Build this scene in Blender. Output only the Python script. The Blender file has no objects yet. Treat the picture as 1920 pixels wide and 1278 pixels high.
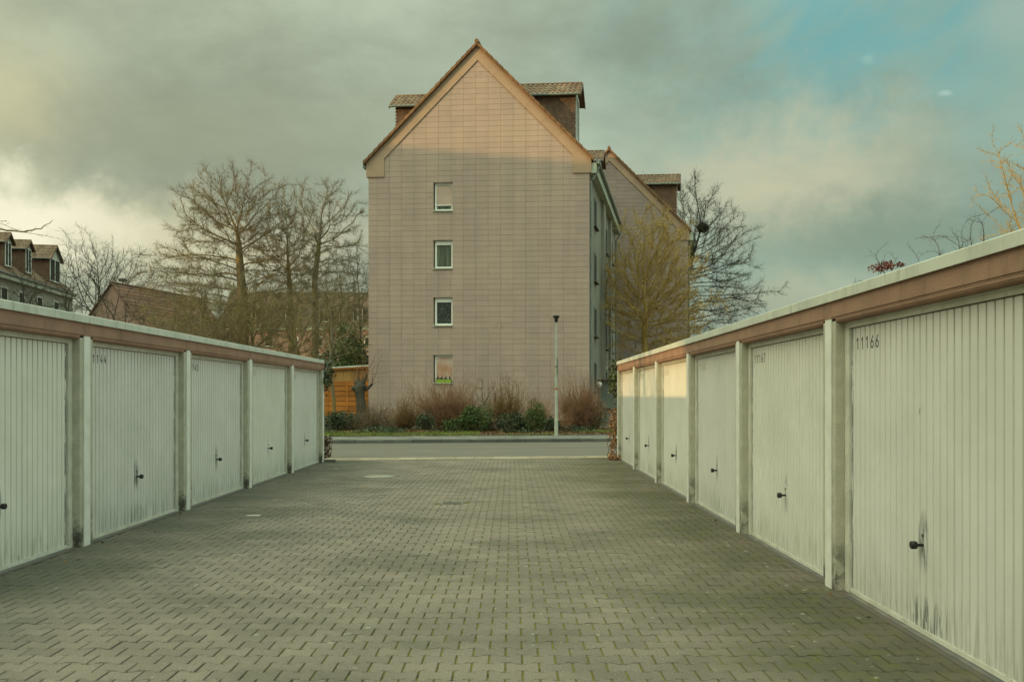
import bpy, math, random
import numpy as np
from mathutils import Vector, Matrix

random.seed(7)
RNG = np.random.default_rng(7)
SC = bpy.context.scene
COL = SC.collection
R = math.radians

# ------------------------------------------------------------------ camera
F, HZ, CH = 1600.0, 742.0, 1.66          # focal length in photo pixels, horizon row, eye height
cam_d = bpy.data.cameras.new('camera')
cam_d.sensor_width = 36.0
cam_d.lens = 30.0
cam_d.shift_y = 103.0 / 1920.0
cam_d.clip_start = 0.05
cam_d.clip_end = 3000.0
cam = bpy.data.objects.new('camera', cam_d)
COL.objects.link(cam)
cam.location = (0, 0, CH)
cam.rotation_euler = (R(90), 0, 0)
SC.camera = cam

def at(px, py, Y):
    return Vector(((px - 960.0) * Y / F, Y, CH - (py - HZ) * Y / F))

# ------------------------------------------------------------------ view
SC.render.engine = 'CYCLES'
SC.view_settings.view_transform = 'Standard'
SC.view_settings.look = 'None'
SC.view_settings.exposure = 0.0
SC.view_settings.gamma = 1.0
SC.view_settings.use_curve_mapping = False
SC.cycles.max_bounces = 6
SC.cycles.use_denoising = True
SC.cycles.denoising_prefilter = 'ACCURATE'
SC.cycles.use_adaptive_sampling = False

# ------------------------------------------------------------------ sun
SUN_AZ = R(60)       # sun stands behind the camera, 60 degrees round to the left
SUN_EL = R(5.9)
sd = Vector((-math.sin(SUN_AZ) * math.cos(SUN_EL), -math.cos(SUN_AZ) * math.cos(SUN_EL), math.sin(SUN_EL)))
sun_d = bpy.data.lights.new('sun', 'SUN')
sun_d.energy = 2.5
sun_d.angle = R(0.55)
sun_d.color = (1.0, 0.66, 0.27)
sun = bpy.data.objects.new('sun', sun_d)
COL.objects.link(sun)
sun.rotation_euler = sd.to_track_quat('Z', 'Y').to_euler()
sun.location = (-40, -30, 60)

# ------------------------------------------------------------------ node helpers
class NT:
    def __init__(s, tree):
        s.t = tree; s.n = tree.nodes; s.l = tree.links
    def new(s, typ, **kw):
        n = s.n.new(typ)
        for k, v in kw.items(): setattr(n, k, v)
        return n
    def put(s, sock, val):
        if hasattr(val, 'is_output'): s.l.new(val, sock)
        elif isinstance(val, (tuple, list)):
            sock.default_value = tuple(val) + ((1.0,) if len(val) == 3 and sock.type == 'RGBA' else ())
        else: sock.default_value = val
    def math(s, op, a, b=0.0, c=0.0, clamp=False):
        n = s.new('ShaderNodeMath', operation=op, use_clamp=clamp)
        for i, x in enumerate((a, b, c)):
            if i < len(n.inputs): s.put(n.inputs[i], x)
        return n.outputs[0]
    def vmath(s, op, a, b=(0, 0, 0)):
        n = s.new('ShaderNodeVectorMath', operation=op)
        s.put(n.inputs[0], a); s.put(n.inputs[1], b)
        return n.outputs['Value'] if op in ('LENGTH', 'DOT_PRODUCT', 'DISTANCE') else n.outputs[0]
    def mix(s, fac, a, b, blend='MIX'):
        n = s.new('ShaderNodeMix', data_type='RGBA', blend_type=blend)
        n.clamp_factor = True
        s.put(n.inputs[0], fac); s.put(n.inputs[6], a); s.put(n.inputs[7], b)
        return n.outputs[2]
    def rng(s, v, a, b, c=0.0, d=1.0, smooth=True):
        n = s.new('ShaderNodeMapRange', interpolation_type='SMOOTHSTEP' if smooth else 'LINEAR')
        s.put(n.inputs[0], v)
        for i, x in enumerate((a, b, c, d)): s.put(n.inputs[1 + i], x)
        return n.outputs[0]
    def noise(s, vec, scale, detail=4, rough=0.55, dist=0.0, col=False):
        n = s.new('ShaderNodeTexNoise')
        s.put(n.inputs['Vector'], vec); n.inputs['Scale'].default_value = scale
        n.inputs['Detail'].default_value = detail; n.inputs['Roughness'].default_value = rough
        n.inputs['Distortion'].default_value = dist
        return n.outputs['Color'] if col else n.outputs['Fac']
    def xyz(s, v):
        n = s.new('ShaderNodeSeparateXYZ'); s.put(n.inputs[0], v)
        return n.outputs[0], n.outputs[1], n.outputs[2]
    def comb(s, x, y, z):
        n = s.new('ShaderNodeCombineXYZ')
        for i, a in enumerate((x, y, z)): s.put(n.inputs[i], a)
        return n.outputs[0]
    def ramp(s, v, stops):
        n = s.new('ShaderNodeValToRGB'); s.put(n.inputs[0], v)
        e = n.color_ramp.elements
        while len(e) < len(stops): e.new(0.5)
        for el, (p, c) in zip(e, stops):
            el.position = p; el.color = (*c, 1.0)
        return n.outputs[0]

def lin(r, g, b):
    f = lambda c: (c / 255 / 12.92) if c / 255 <= .04045 else ((c / 255 + .055) / 1.055) ** 2.4
    return (f(r), f(g), f(b))

# ------------------------------------------------------------------ world
world = bpy.data.worlds.new('World')
SC.world = world
world.use_nodes = True
W = NT(world.node_tree)
W.n.clear()
SKY_GAIN = 1.0
dirv = W.new('ShaderNodeTexCoord').outputs['Generated']
dx, dy, dz = W.xyz(dirv)
up = W.math('MAXIMUM', dz, 0.0)
den = W.math('ADD', up, 0.22)
pl = W.comb(W.math('DIVIDE', dx, den), W.math('DIVIDE', dy, den), 0.0)
pl = W.vmath('ADD', pl, (3.1, 7.7, 0.4))
n_big = W.noise(pl, 0.55, 5, 0.5, 0.25)
n_mid = W.noise(pl, 1.5, 8, 0.58, 0.35)
n_fine = W.noise(W.vmath('MULTIPLY', dirv, (1.0, 1.0, 2.2)), 6.0, 9, 0.66, 0.5)
warp = W.vmath('SCALE', W.vmath('SUBTRACT', W.noise(dirv, 4.5, 6, 0.6, 0.0, True), (0.5, 0.5, 0.5)), (0, 0, 0))
warp.node.inputs['Scale'].default_value = 0.15
warp2 = W.vmath('SCALE', W.vmath('SUBTRACT', W.noise(dirv, 17.0, 6, 0.6, 0.0, True), (0.5, 0.5, 0.5)), (0, 0, 0))
warp2.node.inputs['Scale'].default_value = 0.085
wd = W.vmath('ADD', W.vmath('ADD', dirv, warp), warp2)

def lobe(px, py, sx, sz, lo=0.15, hi=1.0, wd=wd):
    c = Vector(((px - 960) / F, 1.0, (HZ - py) / F)).normalized()
    d = W.vmath('SUBTRACT', wd, tuple(c))
    d = W.vmath('MULTIPLY', d, (1 / sx, 1 / sx, 1 / sz))
    return W.rng(W.vmath('LENGTH', d), lo, hi, 1.0, 0.0)

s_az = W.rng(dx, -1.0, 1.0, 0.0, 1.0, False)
base = W.ramp(s_az, [(0.0, lin(186, 183, 152)), (0.25, lin(170, 178, 152)), (0.40, lin(164, 175, 153)), (0.535, lin(161, 176, 156)), (0.685, lin(138, 162, 146)), (0.75, lin(138, 163, 149)), (1.0, lin(208, 220, 204))])  # last stop, right of the view, is brightened to lift the left doors
n_lump = W.noise(W.vmath('MULTIPLY', dirv, (1.0, 1.0, 1.9)), 3.2, 10, 0.60, 0.15)
cl = W.math('ADD', W.math('MULTIPLY', n_big, 0.30), W.math('ADD', W.math('MULTIPLY', n_lump, 0.62), W.math('MULTIPLY', n_mid, 0.14)))
bri = W.rng(cl, 0.40, 0.66, 0.78, 1.24)
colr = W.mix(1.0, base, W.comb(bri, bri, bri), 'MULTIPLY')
# a gap towards the evening sky low on the left, teal sky through the break on the upper right
def over(col, fac, c): return W.mix(fac, col, c)
dk = lobe(420, 245, 0.34, 0.07)
colr = over(colr, W.math('MULTIPLY', dk, 0.45), lin(153, 159, 133))
g4 = lobe(-40, 190, 0.13, 0.11, 0.05)
colr = over(colr, W.math('MULTIPLY', g4, 0.65), lin(206, 200, 160))
g2 = lobe(340, 455, 0.33, 0.075, 0.1)
colr = over(colr, W.math('MULTIPLY', g2, 0.8), lin(216, 212, 176))
g1 = lobe(60, 425, 0.17, 0.060, 0.05)
colr = over(colr, W.math('MULTIPLY', g1, 0.9), lin(250, 245, 215))
g3 = lobe(1460, 320, 0.24, 0.10, 0.15)
colr = over(colr, W.math('MULTIPLY', g3, W.rng(n_fine, 0.3, 0.65, 0.72, 1.0)), lin(196, 196, 166))
g5 = lobe(1500, 560, 0.22, 0.05, 0.05)
colr = over(colr, W.math('MULTIPLY', g5, 0.6), lin(182, 186, 156))
d6 = lobe(1690, 440, 0.24, 0.07, 0.05)
colr = over(colr, W.math('MULTIPLY', d6, 0.75), lin(134, 152, 133))
sky = W.new('ShaderNodeTexSky', sky_type='NISHITA', sun_disc=False)
sky.sun_elevation = SUN_EL
sky.sun_rotation = R(180 + 60)
sky.air_density = 1.0; sky.dust_density = 1.5; sky.ozone_density = 2.0
nish = W.mix(1.0, sky.outputs[0], (0.055, 0.125, 0.105), 'MULTIPLY')
nish = W.mix(0.7, nish, lin(122, 188, 188))
# streaky gaps running up to the right
rot = W.new('ShaderNodeVectorRotate', rotation_type='Y_AXIS'); W.put(rot.inputs['Vector'], dirv); rot.inputs['Angle'].default_value = R(38)
strk = W.noise(W.vmath('MULTIPLY', rot.outputs[0], (3.0, 3.0, 8.0)), 2.2, 7, 0.6, 0.4)
hole = W.math('MULTIPLY', lobe(1600, 40, 0.31, 0.15, 0.10), W.rng(W.math('ADD', W.math('MULTIPLY', strk, 0.45), W.math('MULTIPLY', n_lump, 0.55)), 0.40, 0.58, 0.12, 1.0), clamp=True)
colr = over(colr, W.math('MULTIPLY', hole, 0.82), nish)
for (px, py, a, b_, amt, c) in ((1632, 108, 0.010, 0.009, 0.4, (165, 203, 190)), (1768, 173, 0.008, 0.0045, 0.5, (205, 228, 214)), (1790, 172, 0.05, 0.022, 0.22, (150, 198, 192)), (1905, 25, 0.06, 0.05, 0.5, (172, 186, 170))):
    colr = over(colr, W.math('MULTIPLY', lobe(px, py, a, b_, 0.0, 1.0, W.vmath('ADD', dirv, W.vmath('MULTIPLY', warp2, (.25, .25, .25)))), amt), lin(*c))
# an overcast sky is brighter overhead than near the horizon, and brighter towards the low sun; overhead gain raised further to light the court
zen = W.rng(dz, 0.36, 0.92, 1.0, 4.8)
sdot = W.vmath('DOT_PRODUCT', dirv, tuple(sd))
glow = W.rng(sdot, -0.1, 1.0, 1.0, 2.1)
k = W.math('MULTIPLY', W.math('MULTIPLY', zen, glow), 10.0 * SKY_GAIN)
colr = W.mix(1.0, colr, W.comb(k, k, k), 'MULTIPLY')
bg = W.new('ShaderNodeBackground'); bg.inputs['Strength'].default_value = 0.1
W.put(bg.inputs['Color'], colr)
wo = W.new('ShaderNodeOutputWorld'); W.l.new(bg.outputs[0], wo.inputs[0])

# ------------------------------------------------------------------ materials
MATS = {}
def mat(name, c1, c2=None, scale=3.0, rough=0.75, bump=0.0, bscale=40.0, tone=0.0, detail=5, stretch=(1, 1, 1),
        spots=None, metallic=0.0, spec=0.35, extra=None, coords='Object', lo=0.35, hi=0.65):
    m = bpy.data.materials.new(name); m.use_nodes = True
    g = NT(m.node_tree)
    b = m.node_tree.nodes['Principled BSDF']
    b.inputs['Roughness'].default_value = rough
    b.inputs['Metallic'].default_value = metallic
    b.inputs['Specular IOR Level'].default_value = spec
    if coords == 'World': vec = g.new('ShaderNodeNewGeometry').outputs['Position']
    else: vec = g.new('ShaderNodeTexCoord').outputs['Object']
    v = g.vmath('MULTIPLY', vec, stretch)
    col = c1
    if c2 is not None:
        col = g.mix(g.rng(g.noise(v, scale, detail), lo, hi), c1, c2)
    if spots:
        c3, sc, lo3, hi3, amt = spots
        col = g.mix(g.math('MULTIPLY', g.rng(g.noise(v, sc, 6, 0.65), lo3, hi3), amt), col, c3)
    if tone:
        a = g.new('ShaderNodeAttribute', attribute_name='tone')
        tv = g.rng(a.outputs['Fac'], 0, 1, 1 - tone, 1 + tone, False)
        col = g.mix(1.0, col, g.comb(tv, tv, tv), 'MULTIPLY')
    if extra: col = extra(g, col, vec, b)
    g.put(b.inputs['Base Color'], col)
    if bump:
        bn = g.new('ShaderNodeBump'); bn.inputs['Strength'].default_value = bump; bn.inputs['Distance'].default_value = 0.01
        g.put(bn.inputs['Height'], g.noise(vec, bscale, 3, 0.6))
        g.l.new(bn.outputs[0], b.inputs['Normal'])
    MATS[name] = m
    return m

def door_extra(g, col, vec, b):
    oi = g.new('ShaderNodeObjectInfo')
    off = g.math('MULTIPLY', oi.outputs['Random'], 37.0)
    x, y, z = g.xyz(vec)
    sv = g.vmath('ADD', g.comb(g.math('MULTIPLY', x, 26.0), 0.0, g.math('MULTIPLY', z, 2.2)), g.comb(off, off, off))
    streak = g.noise(sv, 1.0, 5, 0.65)
    big = g.noise(g.vmath('ADD', g.comb(x, off, z), (0, 0, 0)), 1.3, 4, 0.6)
    low = g.rng(z, -0.04, 0.50, 1.0, 0.0)
    # weathering: greenish grime low down, bare zinc where the paint has flaked off
    col = g.mix(g.math('MULTIPLY', g.rng(big, 0.35, 0.75), 0.22), col, (0.42, 0.44, 0.34))
    col = g.mix(g.math('MULTIPLY', g.math('MULTIPLY', low, g.rng(streak, 0.38, 0.66)), 0.62), col, (0.30, 0.32, 0.24))
    bare = g.math('MULTIPLY', g.rng(streak, 0.60, 0.66), g.math('MULTIPLY', g.rng(z, -0.02, 0.26, 1.0, 0.0), g.rng(big, 0.45, 0.56)))
    # scuffs below and around the handle
    hd = g.vmath('LENGTH', g.vmath('MULTIPLY', g.vmath('SUBTRACT', g.comb(x, 0.0, z), (0.0, 0.0, 0.59)), (1 / 0.10, 0.0, 1 / 0.26)))
    bare = g.math('MAXIMUM', bare, g.math('MULTIPLY', g.rng(hd, 0.35, 1.0, 1.0, 0.0), g.rng(streak, 0.46, 0.56)))
    hd2 = g.vmath('LENGTH', g.vmath('MULTIPLY', g.vmath('SUBTRACT', g.comb(x, 0.0, z), (-0.06, 0.0, 0.07)), (1 / 0.34, 0.0, 1 / 0.17)))
    at_n = g.new('ShaderNodeAttribute', attribute_type='OBJECT', attribute_name='scuff')
    kick = at_n.outputs['Fac']
    off = off
    bare = g.math('MAXIMUM', bare, g.math('MULTIPLY', g.math('MULTIPLY', g.rng(hd2, 0.4, 1.0, 1.0, 0.0), g.rng(streak, 0.47, 0.55)), kick))
    edge = g.rng(g.math('ABSOLUTE', x), 1.195, 1.225)
    ev = g.noise(g.vmath('ADD', g.comb(g.math('MULTIPLY', x, 30.0), 0.0, g.math('MULTIPLY', z, 4.0)), g.comb(off, off, off)), 1.0, 6, 0.7)
    bare = g.math('MAXIMUM', bare, g.math('MULTIPLY', edge, g.rng(ev, 0.45, 0.50)))
    sv2 = g.vmath('ADD', g.comb(g.math('MULTIPLY', x, 45.0), off, g.math('MULTIPLY', z, 3.5)), (0, 0, 0))
    scr = g.rng(g.noise(sv2, 1.0, 3, 0.5), 0.735, 0.76)
    bare = g.math('MAXIMUM', bare, g.math('MULTIPLY', scr, 0.7))
    col = g.mix(g.math('MULTIPLY', bare, 0.85), col, (0.105, 0.12, 0.115))
    # rust runs from the top of the grooves and dirt settled in them (geometry depth decides)
    grv = g.rng(y, -0.107, -0.100, 1.0, 0.0)
    top = g.rng(z, 1.75, 2.16)
    col = g.mix(g.math('MULTIPLY', grv, g.math('ADD', 0.30, g.math('MULTIPLY', top, 0.5))), col, (0.20, 0.15, 0.095))
    tn = g.rng(oi.outputs['Random'], 0.0, 1.0, 0.90, 1.03, False)
    col = g.mix(1.0, col, g.comb(tn, tn, g.math('MULTIPLY', tn, g.rng(oi.outputs['Random'], 0.2, 0.9, 1.0, 0.95))), 'MULTIPLY')
    return col

WHITE = (0.71, 0.69, 0.655)
mat('door_paint', WHITE, (0.665, 0.645, 0.61), 2.0, 0.42, extra=door_extra)
mat('frame_paint', (0.62, 0.60, 0.52), (0.50, 0.485, 0.41), 5.0, 0.5, spots=((0.30, 0.27, 0.19), 16, 0.56, 0.72, 0.6))
mat('strip_paint', (0.72, 0.70, 0.65), (0.63, 0.615, 0.56), 4.0, 0.55, spots=((0.40, 0.37, 0.28), 20, 0.60, 0.74, 0.5))
def trim_extra(g, col, vec, b):
    x, y, z = g.xyz(vec)
    oi = g.new('ShaderNodeObjectInfo')
    off = g.math('MULTIPLY', oi.outputs['Random'], 50.0)
    st = g.noise(g.vmath('ADD', g.comb(g.math('MULTIPLY', x, 9.0), 0.0, g.math('MULTIPLY', z, 1.2)), g.comb(off, off, 0.0)), 1.0, 6, 0.7)
    return g.mix(g.math('MULTIPLY', g.rng(st, 0.50, 0.74), 0.55), col, (0.24, 0.235, 0.19))
mat('roof_trim', (0.58, 0.58, 0.51), (0.48, 0.49, 0.43), 1.6, 0.5, spots=((0.33, 0.34, 0.27), 24, 0.66, 0.76, 0.5), extra=trim_extra)
def fascia_extra(g, col, vec, b):
    x, y, z = g.xyz(vec)
    oi = g.new('ShaderNodeObjectInfo')
    off = g.math('MULTIPLY', oi.outputs['Random'], 50.0)
    st = g.noise(g.vmath('ADD', g.comb(g.math('MULTIPLY', x, 6.0), 0.0, g.math('MULTIPLY', z, 1.0)), g.comb(off, off, 0.0)), 1.0, 6, 0.7)
    return g.mix(g.math('MULTIPLY', g.rng(st, 0.52, 0.74), 0.5), col, (0.13, 0.085, 0.065))

mat('fascia_paint', (0.330, 0.195, 0.135), (0.275, 0.162, 0.115), 2.5, 0.85, 0.7, 90.0, spots=((0.12, 0.085, 0.07), 3.0, 0.56, 0.76, 0.6), extra=fascia_extra)

def pillar_extra(g, col, vec, b):
    x, y, z = g.xyz(vec)
    n = g.noise(vec, 7.0, 6, 0.65)
    low = g.rng(z, 0.0, 0.55, 1.0, 0.0)
    col = g.mix(g.math('MULTIPLY', low, g.rng(n, 0.36, 0.6)), col, (0.075, 0.07, 0.055))
    sp = g.noise(vec, 130.0, 2, 0.5)
    return g.mix(g.math('MULTIPLY', g.rng(sp, 0.54, 0.64), 0.5), col, (0.2, 0.19, 0.15))
mat('roughcast', (0.53, 0.50, 0.40), (0.44, 0.42, 0.33), 6.0, 0.95, 0.9, 110.0, extra=pillar_extra)
mat('roofing_felt', (0.07, 0.07, 0.065), (0.10, 0.10, 0.09), 3.0, 0.95)
mat('dark_steel', (0.10, 0.10, 0.10), (0.17, 0.16, 0.14), 6.0, 0.6, spots=((0.12, 0.075, 0.05), 8, 0.50, 0.66, 0.6))
mat('rust_steel', (0.105, 0.080, 0.058), (0.095, 0.085, 0.07), 7.0, 0.8, spots=((0.07, 0.075, 0.075), 5, 0.5, 0.65, 0.7))
mat('handle_black', (0.016, 0.016, 0.018), None, rough=0.38)
mat('digit_dark', (0.05, 0.035, 0.05), None, rough=0.7)
mat('digit_faded', (0.36, 0.34, 0.27), (0.46, 0.45, 0.36), 30, 0.7)
mat('iron_lid', (0.085, 0.075, 0.06), (0.13, 0.12, 0.10), 12, 0.7)
mat('concrete_lid', (0.26, 0.235, 0.185), (0.20, 0.185, 0.145), 6, 0.9, 0.3, 80)
mat('mortar', (0.36, 0.35, 0.29), (0.27, 0.26, 0.21), 14, 0.95)

def paver_extra(g, col, vec, b):
    x, y, z = g.xyz(vec)
    grain = g.noise(vec, 95.0, 4, 0.75)
    col = g.mix(g.math('MULTIPLY', g.rng(grain, 0.42, 0.66), 0.75), col, (0.105, 0.098, 0.072))
    pale = g.noise(vec, 120.0, 2, 0.5)
    col = g.mix(g.math('MULTIPLY', g.rng(pale, 0.60, 0.70), 0.55), col, (0.42, 0.41, 0.34))
    # large dirty areas, and the algae-dark margins along both rows of garages
    pv = g.vmath('MULTIPLY', vec, (0.55, 0.9, 0.0))
    dirty = g.noise(pv, 0.9, 6, 0.62)
    col = g.mix(g.math('MULTIPLY', g.rng(dirty, 0.44, 0.68), 0.6), col, (0.080, 0.074, 0.050))
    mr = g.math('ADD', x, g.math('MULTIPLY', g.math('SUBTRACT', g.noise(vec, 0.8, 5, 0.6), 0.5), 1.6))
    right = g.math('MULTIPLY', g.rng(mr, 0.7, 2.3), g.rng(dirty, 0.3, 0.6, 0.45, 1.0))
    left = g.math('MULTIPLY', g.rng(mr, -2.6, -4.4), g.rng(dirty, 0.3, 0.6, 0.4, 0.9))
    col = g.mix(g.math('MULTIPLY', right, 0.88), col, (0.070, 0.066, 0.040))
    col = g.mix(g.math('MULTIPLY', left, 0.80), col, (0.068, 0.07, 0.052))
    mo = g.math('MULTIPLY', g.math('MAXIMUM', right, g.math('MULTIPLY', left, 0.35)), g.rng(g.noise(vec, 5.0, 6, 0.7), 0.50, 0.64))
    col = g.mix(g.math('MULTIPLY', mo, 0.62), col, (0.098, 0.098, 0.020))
    lich = g.rng(g.noise(vec, 11.0, 2, 0.4), g.math('SUBTRACT', 0.73, g.math('MULTIPLY', right, 0.045)), 0.75)
    col = g.mix(g.math('MULTIPLY', lich, 0.8), col, (0.30, 0.30, 0.22))
    return col
mat('paver', (0.207, 0.163, 0.131), (0.167, 0.132, 0.106), 1.1, 0.92, 0.75, 160.0, tone=0.19, coords='World', extra=paver_extra)
def joint_extra(g, col, vec, b):
    n = g.noise(vec, 13.0, 5, 0.65)
    m = g.noise(g.vmath('MULTIPLY', vec, (1, 1, 0)), 1.2, 4, 0.6)
    x, y, z = g.xyz(vec)
    amt = g.math('ADD', n, g.math('MULTIPLY', g.rng(x, -4.0, 2.6), 0.23))
    return g.mix(g.rng(amt, 0.50, 0.60), col, g.mix(g.math('MULTIPLY', g.rng(m, .38, .6), g.rng(x, 0.0, 2.4, .25, 1.0)), (0.135, 0.108, 0.014), (0.21, 0.215, 0.015)))
mat('joint_fill', (0.042, 0.034, 0.018), (0.026, 0.021, 0.012), 8.0, 1.0, coords='World', extra=joint_extra)
mat('beige_strip', (0.29, 0.235, 0.165), (0.23, 0.19, 0.14), 2.5, 0.95, 0.3, 60, tone=0.12, coords='World')  # even beige, lighter than the court paving
def road_extra(g, col, vec, b):
    gr = g.noise(vec, 90.0, 2, 0.6)
    col = g.mix(g.math('MULTIPLY', g.rng(gr, 0.5, 0.65), 0.35), col, (0.20, 0.18, 0.145))
    x, y, z = g.xyz(vec)
    yy = g.math('SUBTRACT', y, g.math('MULTIPLY', x, 0.12))
    lane = g.noise(g.comb(g.math('MULTIPLY', x, 0.05), yy, 0.0), 0.9, 3, 0.5)
    return g.mix(g.math('MULTIPLY', g.rng(lane, 0.4, 0.62), 0.5), col, (0.095, 0.09, 0.08))
mat('asphalt', (0.138, 0.117, 0.092), (0.118, 0.103, 0.083), 0.7, 0.9, 0.3, 120, coords='World', extra=road_extra)
mat('slab_concrete', (0.165, 0.158, 0.135), (0.125, 0.12, 0.105), 1.5, 0.9, 0.25, 60, tone=0.22, coords='World')
mat('kerb_concrete', (0.12, 0.12, 0.105), (0.09, 0.09, 0.08), 2.0, 0.9, 0.3, 60, tone=0.15, coords='World')
mat('soil', (0.060, 0.046, 0.030), (0.085, 0.062, 0.038), 4.0, 1.0, 0.6, 30, coords='World')
mat('ground_grass', (0.065, 0.075, 0.03), (0.085, 0.075, 0.04), 0.4, 1.0, coords='World')
mat('grass_blade', (0.15, 0.21, 0.035), (0.19, 0.21, 0.05), 1.2, 0.8, tone=0.3, coords='World')
mat('dead_leaf', (0.20, 0.105, 0.045), (0.13, 0.07, 0.035), 3.0, 0.85, tone=0.45, coords='World')

def clad_extra(g, col, vec, b):
    # faint weather streaks running down the cladding
    x, y, z = g.xyz(vec)
    st = g.noise(g.comb(g.math('MULTIPLY', x, 1.6), g.math('MULTIPLY', y, 1.6), g.math('MULTIPLY', z, 0.10)), 1.0, 5, 0.6)
    col = g.mix(g.math('MULTIPLY', g.rng(st, 0.42, 0.66), 0.30), col, (0.29, 0.235, 0.20))
    sp = g.noise(vec, 0.9, 5, 0.6)
    return g.mix(g.math('MULTIPLY', g.rng(sp, 0.64, 0.74), 0.25), col, (0.20, 0.15, 0.13))
CLAD = (0.41, 0.318, 0.250)
mat('cladding', (0.432, 0.317, 0.265), (0.398, 0.290, 0.251), 0.5, 0.72, 0.0, tone=0.045, coords='World', extra=clad_extra)
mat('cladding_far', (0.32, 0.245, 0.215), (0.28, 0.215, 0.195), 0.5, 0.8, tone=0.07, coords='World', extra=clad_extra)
mat('clad_joint', (0.38, 0.28, 0.225), (0.33, 0.24, 0.195), 1.0, 0.9, coords='World')
mat('verge_board', (0.42, 0.285, 0.195), (0.38, 0.255, 0.18), 0.8, 0.6, tone=0.05, coords='World')
mat('verge_clay', (0.225, 0.120, 0.055), (0.18, 0.095, 0.048), 2.5, 0.8, tone=0.2, coords='World')
mat('red_tile', (0.165, 0.082, 0.055), (0.13, 0.075, 0.05), 0.8, 0.9, tone=0.12, coords='World')
mat('pantile', (0.150, 0.090, 0.058), (0.19, 0.128, 0.08), 2.0, 0.85, tone=0.25, spots=((0.22, 0.18, 0.10), 9, 0.62, 0.74, 0.4), coords='World')
mat('far_tile', (0.105, 0.070, 0.050), (0.135, 0.092, 0.062), 0.6, 0.9, tone=0.12, coords='World')
mat('shingle', (0.150, 0.085, 0.052), (0.115, 0.065, 0.042), 2.0, 0.75, tone=0.2, coords='World')
mat('zinc', (0.20, 0.225, 0.205), (0.15, 0.175, 0.16), 2.0, 0.55, coords='World')
mat('eave_panel', (0.50, 0.52, 0.42), (0.42, 0.44, 0.36), 1.0, 0.7, tone=0.05, coords='World')
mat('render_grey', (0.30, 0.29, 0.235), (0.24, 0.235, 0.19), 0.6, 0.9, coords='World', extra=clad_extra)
mat('soffit', (0.28, 0.25, 0.17), None, rough=0.9)
mat('window_white', (0.84, 0.84, 0.78), (0.78, 0.78, 0.72), 3.0, 0.4)
mat('shutter_pink', (0.56, 0.42, 0.35), (0.52, 0.385, 0.325), 1.0, 0.6, tone=0.06, coords='World')
mat('blind_pink', (0.58, 0.46, 0.39), (0.48, 0.25, 0.16), 1.1, 0.8, coords='World')
mat('curtain', (0.36, 0.35, 0.27), (0.14, 0.13, 0.10), 9.0, 0.9, stretch=(1, 1, 0.06), coords='World')
mat('dark_room', (0.02, 0.02, 0.017), (0.05, 0.045, 0.035), 2.0, 0.9)
mat('flower_box', (0.25, 0.42, 0.05), (0.20, 0.33, 0.04), 30, 0.7)
mat('dark_plastic', (0.03, 0.032, 0.03), None, rough=0.5)
mat('plinth', (0.07, 0.055, 0.045), (0.10, 0.075, 0.06), 1.5, 0.95, coords='World')
mat('lamp_pole', (0.42, 0.44, 0.36), (0.34, 0.36, 0.30), 3.0, 0.5, coords='World')
mat('lamp_head', (0.018, 0.018, 0.017), None, rough=0.5)
mat('sticker_red', (0.35, 0.09, 0.07), None, rough=0.6)
mat('box_grey', (0.20, 0.215, 0.185), (0.16, 0.175, 0.15), 2.0, 0.6, coords='World')
mat('orange_plank', (0.50, 0.185, 0.030), (0.40, 0.145, 0.028), 1.6, 0.7, tone=0.16, coords='World', stretch=(0.5, 0.5, 3))
mat('shed_board', (0.46, 0.255, 0.085), (0.38, 0.20, 0.065), 1.2, 0.75, tone=0.12, coords='World')
mat('pink_render', (0.34, 0.215, 0.165), (0.30, 0.19, 0.15), 0.4, 0.9, coords='World')

def glass_mat():
    m = bpy.data.materials.new('window_glass'); m.use_nodes = True
    g = NT(m.node_tree); g.n.remove(m.node_tree.nodes['Principled BSDF'])
    t = g.new('ShaderNodeBsdfTransparent'); t.inputs[0].default_value = (0.86, 0.90, 0.87, 1)
    r = g.new('ShaderNodeBsdfGlossy'); r.inputs['Roughness'].default_value = 0.03
    f = g.new('ShaderNodeFresnel'); f.inputs['IOR'].default_value = 1.5
    mx = g.new('ShaderNodeMixShader'); g.l.new(g.math('MULTIPLY', f.outputs[0], 0.6, clamp=True), mx.inputs[0])
    g.l.new(t.outputs[0], mx.inputs[1]); g.l.new(r.outputs[0], mx.inputs[2])
    g.l.new(mx.outputs[0], m.node_tree.nodes['Material Output'].inputs[0])
    MATS['window_glass'] = m
glass_mat()

mat('bark_linden', (0.150, 0.115, 0.070), (0.18, 0.14, 0.08), 3.0, 0.95, coords='World', spots=((0.24, 0.155, 0.028), 0.55, 0.47, 0.62, 0.75))  # yellow spots: lichen, with warm sunlight painted into the colour
mat('bark_grey', (0.165, 0.138, 0.088), (0.20, 0.17, 0.105), 3.0, 0.95, coords='World', spots=((0.22, 0.15, 0.035), 0.8, 0.46, 0.62, 0.7))  # yellow patches mix lichen and painted-in warm sun
mat('bark_dark', (0.055, 0.048, 0.036), (0.08, 0.068, 0.048), 3.0, 0.95, coords='World')
mat('bark_ochre', (0.46, 0.31, 0.10), (0.38, 0.255, 0.085), 1.5, 0.95, coords='World')
mat('bark_thicket', (0.27, 0.21, 0.105), (0.215, 0.17, 0.095), 0.8, 0.95, coords='World', spots=((0.27, 0.19, 0.05), 0.7, 0.48, 0.64, 0.55))  # lichen yellow plus sunlight put into the bark colour
mat('twig_red', (0.33, 0.165, 0.090), (0.25, 0.14, 0.08), 1.5, 0.9, coords='World')
mat('twig_brown', (0.21, 0.145, 0.085), (0.17, 0.12, 0.072), 1.5, 0.9, coords='World')
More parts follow.
